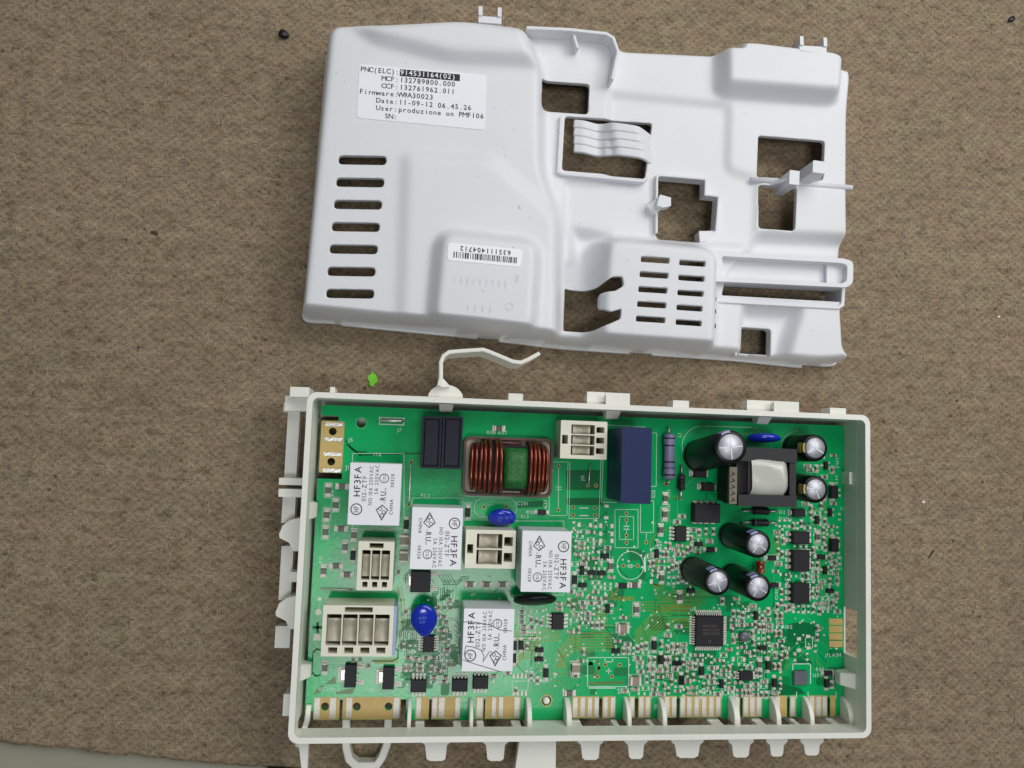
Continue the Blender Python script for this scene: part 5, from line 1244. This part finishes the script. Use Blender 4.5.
# packages with many leads
def soic(px, py, w, l, n, pins='lr', h=1.6, name='integrated_circuit', ext=1.0):
    """w x l body in mm; pins on left/right or top/bottom"""
    cx, cy = bx(px, py, h); m2 = MB(); m2.cbox(cx, cy, ZB+0.2, w, l, ZB+h, 'chip_black', 0, 0.22); o_ = m2.build(name, BD)
    occupy(cx, cy, w+(2.6 if 'l' in pins or 'r' in pins else 0.4), l+(2.6 if 't' in pins else 0.4))
    for s_ in pins:
        m2 = MB()
        for i in range(n):
            t = (i+0.5)/n-0.5
            if s_ in 'lr':
                g = -1 if s_ == 'l' else 1; y = cy+t*l*0.94; pw = l*0.94/n*0.48
                m2.cbox(cx+g*(w/2+0.25), y, ZB+0.55, 0.6, pw, ZB+0.85, 'solder'); m2.cbox(cx+g*(w/2+0.95), y, ZB+0.005, 1.3, pw*1.5, ZB+0.14, 'solder', 0, 0.05); m2.cbox(cx+g*(w/2+0.6), y, ZB+0.1, 0.22, pw, ZB+0.8, 'solder')
            else:
                g = 1 if s_ == 't' else -1; x = cx+t*w*0.94; pw = w*0.94/n*0.48
                m2.cbox(x, cy+g*(l/2+0.25*ext), ZB+0.55, pw, 0.6*ext, ZB+0.85, 'solder'); m2.cbox(x, cy+g*(l/2+0.95*ext), ZB+0.005, pw*1.5, 1.3*ext, ZB+0.14, 'solder', 0, 0.05); m2.cbox(x, cy+g*(l/2+0.6*ext), ZB+0.1, pw, 0.22, ZB+0.8, 'solder')
        m2.build('lead_row', o_)
    return o_
for p in ((418.6, 686.2), (460, 685.6), (480.6, 682.8)): soic(p[0], p[1], 4.9, 3.9, 4, 'tb')
soic(428.6, 644, 3.4, 5.0, 6, 'lr'); soic(558, 621.6, 3.9, 5.0, 4, 'lr'); soic(681, 534, 3.9, 4.9, 4, 'lr')
soic(707.5, 513.3, 8.9, 6.2, 4, 'tb', 3.6, 'optocoupler', 0.45)
soic(801.6, 538, 6.0, 4.2, 2, 'lr', 2.4, 'optocoupler'); soic(801.6, 561, 6.0, 7.0, 3, 'lr', 2.6, 'optocoupler'); soic(801.4, 593.5, 6.0, 6.6, 3, 'lr', 2.6, 'optocoupler'); soic(746.6, 676.2, 4.6, 2.8, 3, 'lr', 1.5)
q = soic(709.8, 631.3, 9.6, 9.9, 12, 'lrtb', 1.7, 'microcontroller')
# faint marking and index dimple of the processor
m2 = MB(); cx, cy = bx(709.8, 631.3, 1.73)
for s_, dy in (('68HC908', 1.3), ('AB32CFUE', 0.1), ('QEUV0823', -1.1)): text(m2, s_, cx-2.4, cy+dy, ZB+1.72, 0, 0.75, 'body_grey')
m2.ring(cx, cy-3.3, ZB+1.72, 0.3, 0.45, 'body_grey', 12); m2.build('printed_text', q)
# power transistors with a tinned tab
def dpak(px, py, w, l, tabw, name='power_transistor'):
    cx, cy = bx(px, py, 1.8); m2 = MB(); m2.cbox(cx, cy, ZB+0.2, w, l, ZB+1.9, 'chip_black', 0, 0.2); o_ = m2.build(name, BD); occupy(cx, cy, w+7, l+0.6)
    m2 = MB(); m2.cbox(cx-w/2-tabw/2+0.2, cy, ZB+0.01, tabw+0.6, l*0.66, ZB+0.18, 'solder', 0, 0.05); m2.cbox(cx-w/2-tabw*0.25, cy, ZB+0.1, tabw*0.7, l*0.48, ZB+0.7, 'tin', 0, 0.1); m2.build('tab', o_)
    for k in (-0.34, 0, 0.34):
        m2 = MB(); g = 0.9 if k == 0 else 2.0
        m2.cbox(cx+w/2+g/2-0.05, cy+l*k, ZB+0.1, g, 0.7, ZB+0.6, 'solder', 0, 0.1)
        if k: m2.cbox(cx+w/2+1.4, cy+l*k, ZB+0.005, 2.0, 1.7, ZB+0.14, 'solder', 0, 0.06)
        m2.build('lead', o_)
dpak(350.3, 676, 3.5, 7.0, 2.1); dpak(388.4, 678.3, 3.5, 6.8, 2.1); dpak(420.6, 581.8, 6.3, 6.6, 0.9)
# empty footprint of an eight lead chip
for yy in (676.3, 693.5):
    for i in range(4):
        x, y = bx(513.5+i*4.1, yy); m2 = MB(); m2.cbox(x, y, ZB+0.005, 0.72, 1.5, ZB+0.14, 'solder', 0, 0.06); m2.build('solder_pad', BD)
# grey sensor with a glossy face
cx, cy = bx(801.2, 678.5, 1.2); m2 = MB(); m2.cbox(cx, cy, ZB+0.1, 5.0, 4.6, ZB+1.2, 'bead_grey', 0, 0.3); m2.build('sensor', BD); occupy(cx, cy, 6.2, 7)

# areas already taken by big parts, seen as the ground they hide
for r_ in ((345, 450, 408, 530), (408, 498, 464, 574), (508, 520, 572, 608), (455, 600, 515, 672), (352, 536, 396, 594), (316, 598, 402, 660), (458, 526, 518, 572), (690, 555, 735, 597), (715, 522, 776, 606), (725, 560, 775, 604), (586, 656, 630, 689), (613, 506, 656, 550), (614, 550, 647, 581), (826, 614, 846, 650), (690, 612, 729, 652), (408, 602, 438, 640), (688, 500, 724, 526)): occ_px(*r_)
# the rest of the crowd: small resistors, capacitors and bare pads in the densely fitted fields
def crowd(x0, y0, x1, y1, n, kinds, seed):
    r_ = random.Random(seed); done = 0; tries = 0
    while done < n and tries < n*30:
        tries += 1
        if CNT.get('chip_resistor', 0) > 294 or CNT.get('chip_capacitor', 0) > 294 or CNT.get('solder_pads', 0) > 294: break
        gx, gy = r_.uniform(x0, x1), r_.uniform(y0, y1); gx = round(gx/2.0)*2.0; gy = round(gy/2.2)*2.2
        k, ro = r_.choice(kinds), r_.choice((0, 90)); run = r_.choice((1, 2, 3, 3, 4, 5)); p_ = 5.0      # short neat rows, side by side
        for j in range(run):
            u, v = (gx, gy+j*p_) if ro == 0 else (gx+j*p_, gy)
            if u > x1+2 or v > y1+1: break
            if smd(k, u, v, ro, False): done += 1
            if r_.random() < 0.2: k = r_.choice(kinds)
crowd(570, 520, 612, 590, 52, 'ffrcf', 1); occ_px(608, 587, 692, 642); occ_px(545, 630, 612, 656); occ_px(520, 648, 572, 690); crowd(570, 588, 690, 655, 44, 'rrcff', 2); crowd(630, 640, 692, 694, 80, 'rrccff', 3); crowd(690, 655, 780, 695, 95, 'rrcff', 4); crowd(650, 545, 690, 600, 26, 'rcf', 5); crowd(728, 600, 782, 655, 60, 'rrcff', 6); crowd(518, 602, 570, 660, 34, 'rcf', 7); crowd(402, 600, 456, 682, 34, 'rcf', 8); crowd(690, 526, 716, 556, 6, 'rc', 9); crowd(774, 524, 838, 612, 52, 'rcff', 10); crowd(805, 455, 840, 530, 16, 'rcf', 11); crowd(515, 690, 517, 692, 1, 'r', 12)
# short white marks beside the crowd
SK2 = MB(); r_ = random.Random(44)
for a_, b_, c_, d_ in list(OCC):                    # thin outlines round many of the small parts
    w_, h_ = c_-a_, d_-b_
    if w_ < 5.2 and h_ < 5.2 and r_.random() < 0.5:
        g = 0.18
        SK2.strip([(a_-g, b_-g), (c_+g, b_-g)], 0.1, ZB+0.04, 'silk'); SK2.strip([(a_-g, d_+g), (c_+g, d_+g)], 0.1, ZB+0.04, 'silk')
        if r_.random() < 0.6: SK2.strip([(a_-g, b_-g), (a_-g, d_+g)], 0.1, ZB+0.04, 'silk'); SK2.strip([(c_+g, b_-g), (c_+g, d_+g)], 0.1, ZB+0.04, 'silk')
for i in range(420):
    x0, y0, x1, y1 = r_.choice(((570, 520, 612, 655), (612, 590, 690, 694), (630, 640, 782, 695), (728, 600, 782, 655), (774, 524, 840, 612), (518, 605, 570, 690), (405, 574, 455, 680), (650, 545, 690, 600)))
    gx, gy = r_.uniform(x0, x1), r_.uniform(y0, y1); x, y = bx(gx, gy); up = r_.random() < 0.45
    w_, h_ = (1.2, 2.6) if up else (2.6, 1.2)
    if occupied(x+(0 if up else 1.3), y+(1.3 if up else 0), w_, h_, 0.0): continue
    occupy(x+(0 if up else 1.3), y+(1.3 if up else 0), w_, h_)
    text(SK2, r_.choice('RRRCCDQ')+str(r_.randint(2, 199)), x, y-0.4, ZB+0.045, math.pi/2 if up else 0, 0.95, 'silk', 0.85, 1.0, 0.1, 0.05)
SK2.build('silkscreen_print', BD, kind='stuff')

# ------------------------------------------------------------------ scraps lying on the mat
p = W(373, 379, 0); m2 = MB(); r_ = random.Random(9); N = 14
pr = [(p[0]+(1.5+r_.uniform(-0.5, 0.6))*math.cos(2*math.pi*i/N), p[1]+(2.2+r_.uniform(-0.7, 0.8))*math.sin(2*math.pi*i/N)) for i in range(N)]
m2.prism(pr, 0.05, 0.7, 'scrap_green'); o_ = m2.build('green_scrap', bevel=0.2); tag(o_, 'bright lime green scrap on the brown mat between cover and tray', 'scrap')
def bead(px, py, rx, ry, label, mt='bead_black', ang=0.3, hz=1.0):
    p = W(px, py, 0); m2 = MB(); n = 14; v = []; f = []; K = 7; r_ = random.Random(int(px))
    for j in range(K+1):
        b = -math.pi/2+math.pi*j/K
        for i in range(n):
            a = 2*math.pi*i/n; w_ = 1+0.12*math.sin(3*a+px); x, y = rx*math.cos(b)*math.cos(a)*w_, ry*math.cos(b)*math.sin(a)*w_
            v.append((p[0]+x*math.cos(ang)-y*math.sin(ang), p[1]+x*math.sin(ang)+y*math.cos(ang), hz+hz*0.98*math.sin(b)))
    for j in range(K):
        for i in range(n): f.append((j*n+i, j*n+(i+1) % n, (j+1)*n+(i+1) % n, (j+1)*n+i))
    m2.add(v, f, mt, True); return m2, label
for px, py, rx, ry, lab, nm, cat, mt, ang, hz in ((284, 36, 1.9, 1.5, 'small black bead on the mat left of the white cover', 'black_bead', 'bead', 'bead_black', -0.5, 1.2), (1010.5, 20, 1.7, 1.0, 'black crumb near the far right corner of the mat', 'black_crumb', 'crumb', 'bead_black', 0.7, 0.7),
        (922.5, 502, 0.7, 0.55, 'tiny white crumb on the mat right of the tray', 'white_crumb', 'crumb', 'crumb_white', 0.4, 0.4), (998, 317, 0.6, 0.45, 'tiny pale crumb on the mat right of the white cover', 'pale_crumb', 'crumb', 'crumb_white', 0.2, 0.3),
        (931, 554, 0.3, 2.0, 'thin dark sliver on the mat right of the tray', 'dark_sliver', 'sliver', 'sliver_brown', -0.6, 0.2), (155, 233, 1.3, 0.6, 'dark brown speck on the mat left of the white cover', 'brown_speck', 'speck', 'sliver_brown', -0.3, 0.3), (284, 770, 7.0, 1.2, 'black scrap at the near edge of the mat by the tray corner', 'black_scrap', 'scrap', 'bead_black', -0.04, 0.8)):
    m2, l_ = bead(px, py, rx, ry, lab, mt, ang, hz); o_ = m2.build(nm); tag(o_, lab, cat)
print('parts', CNT)
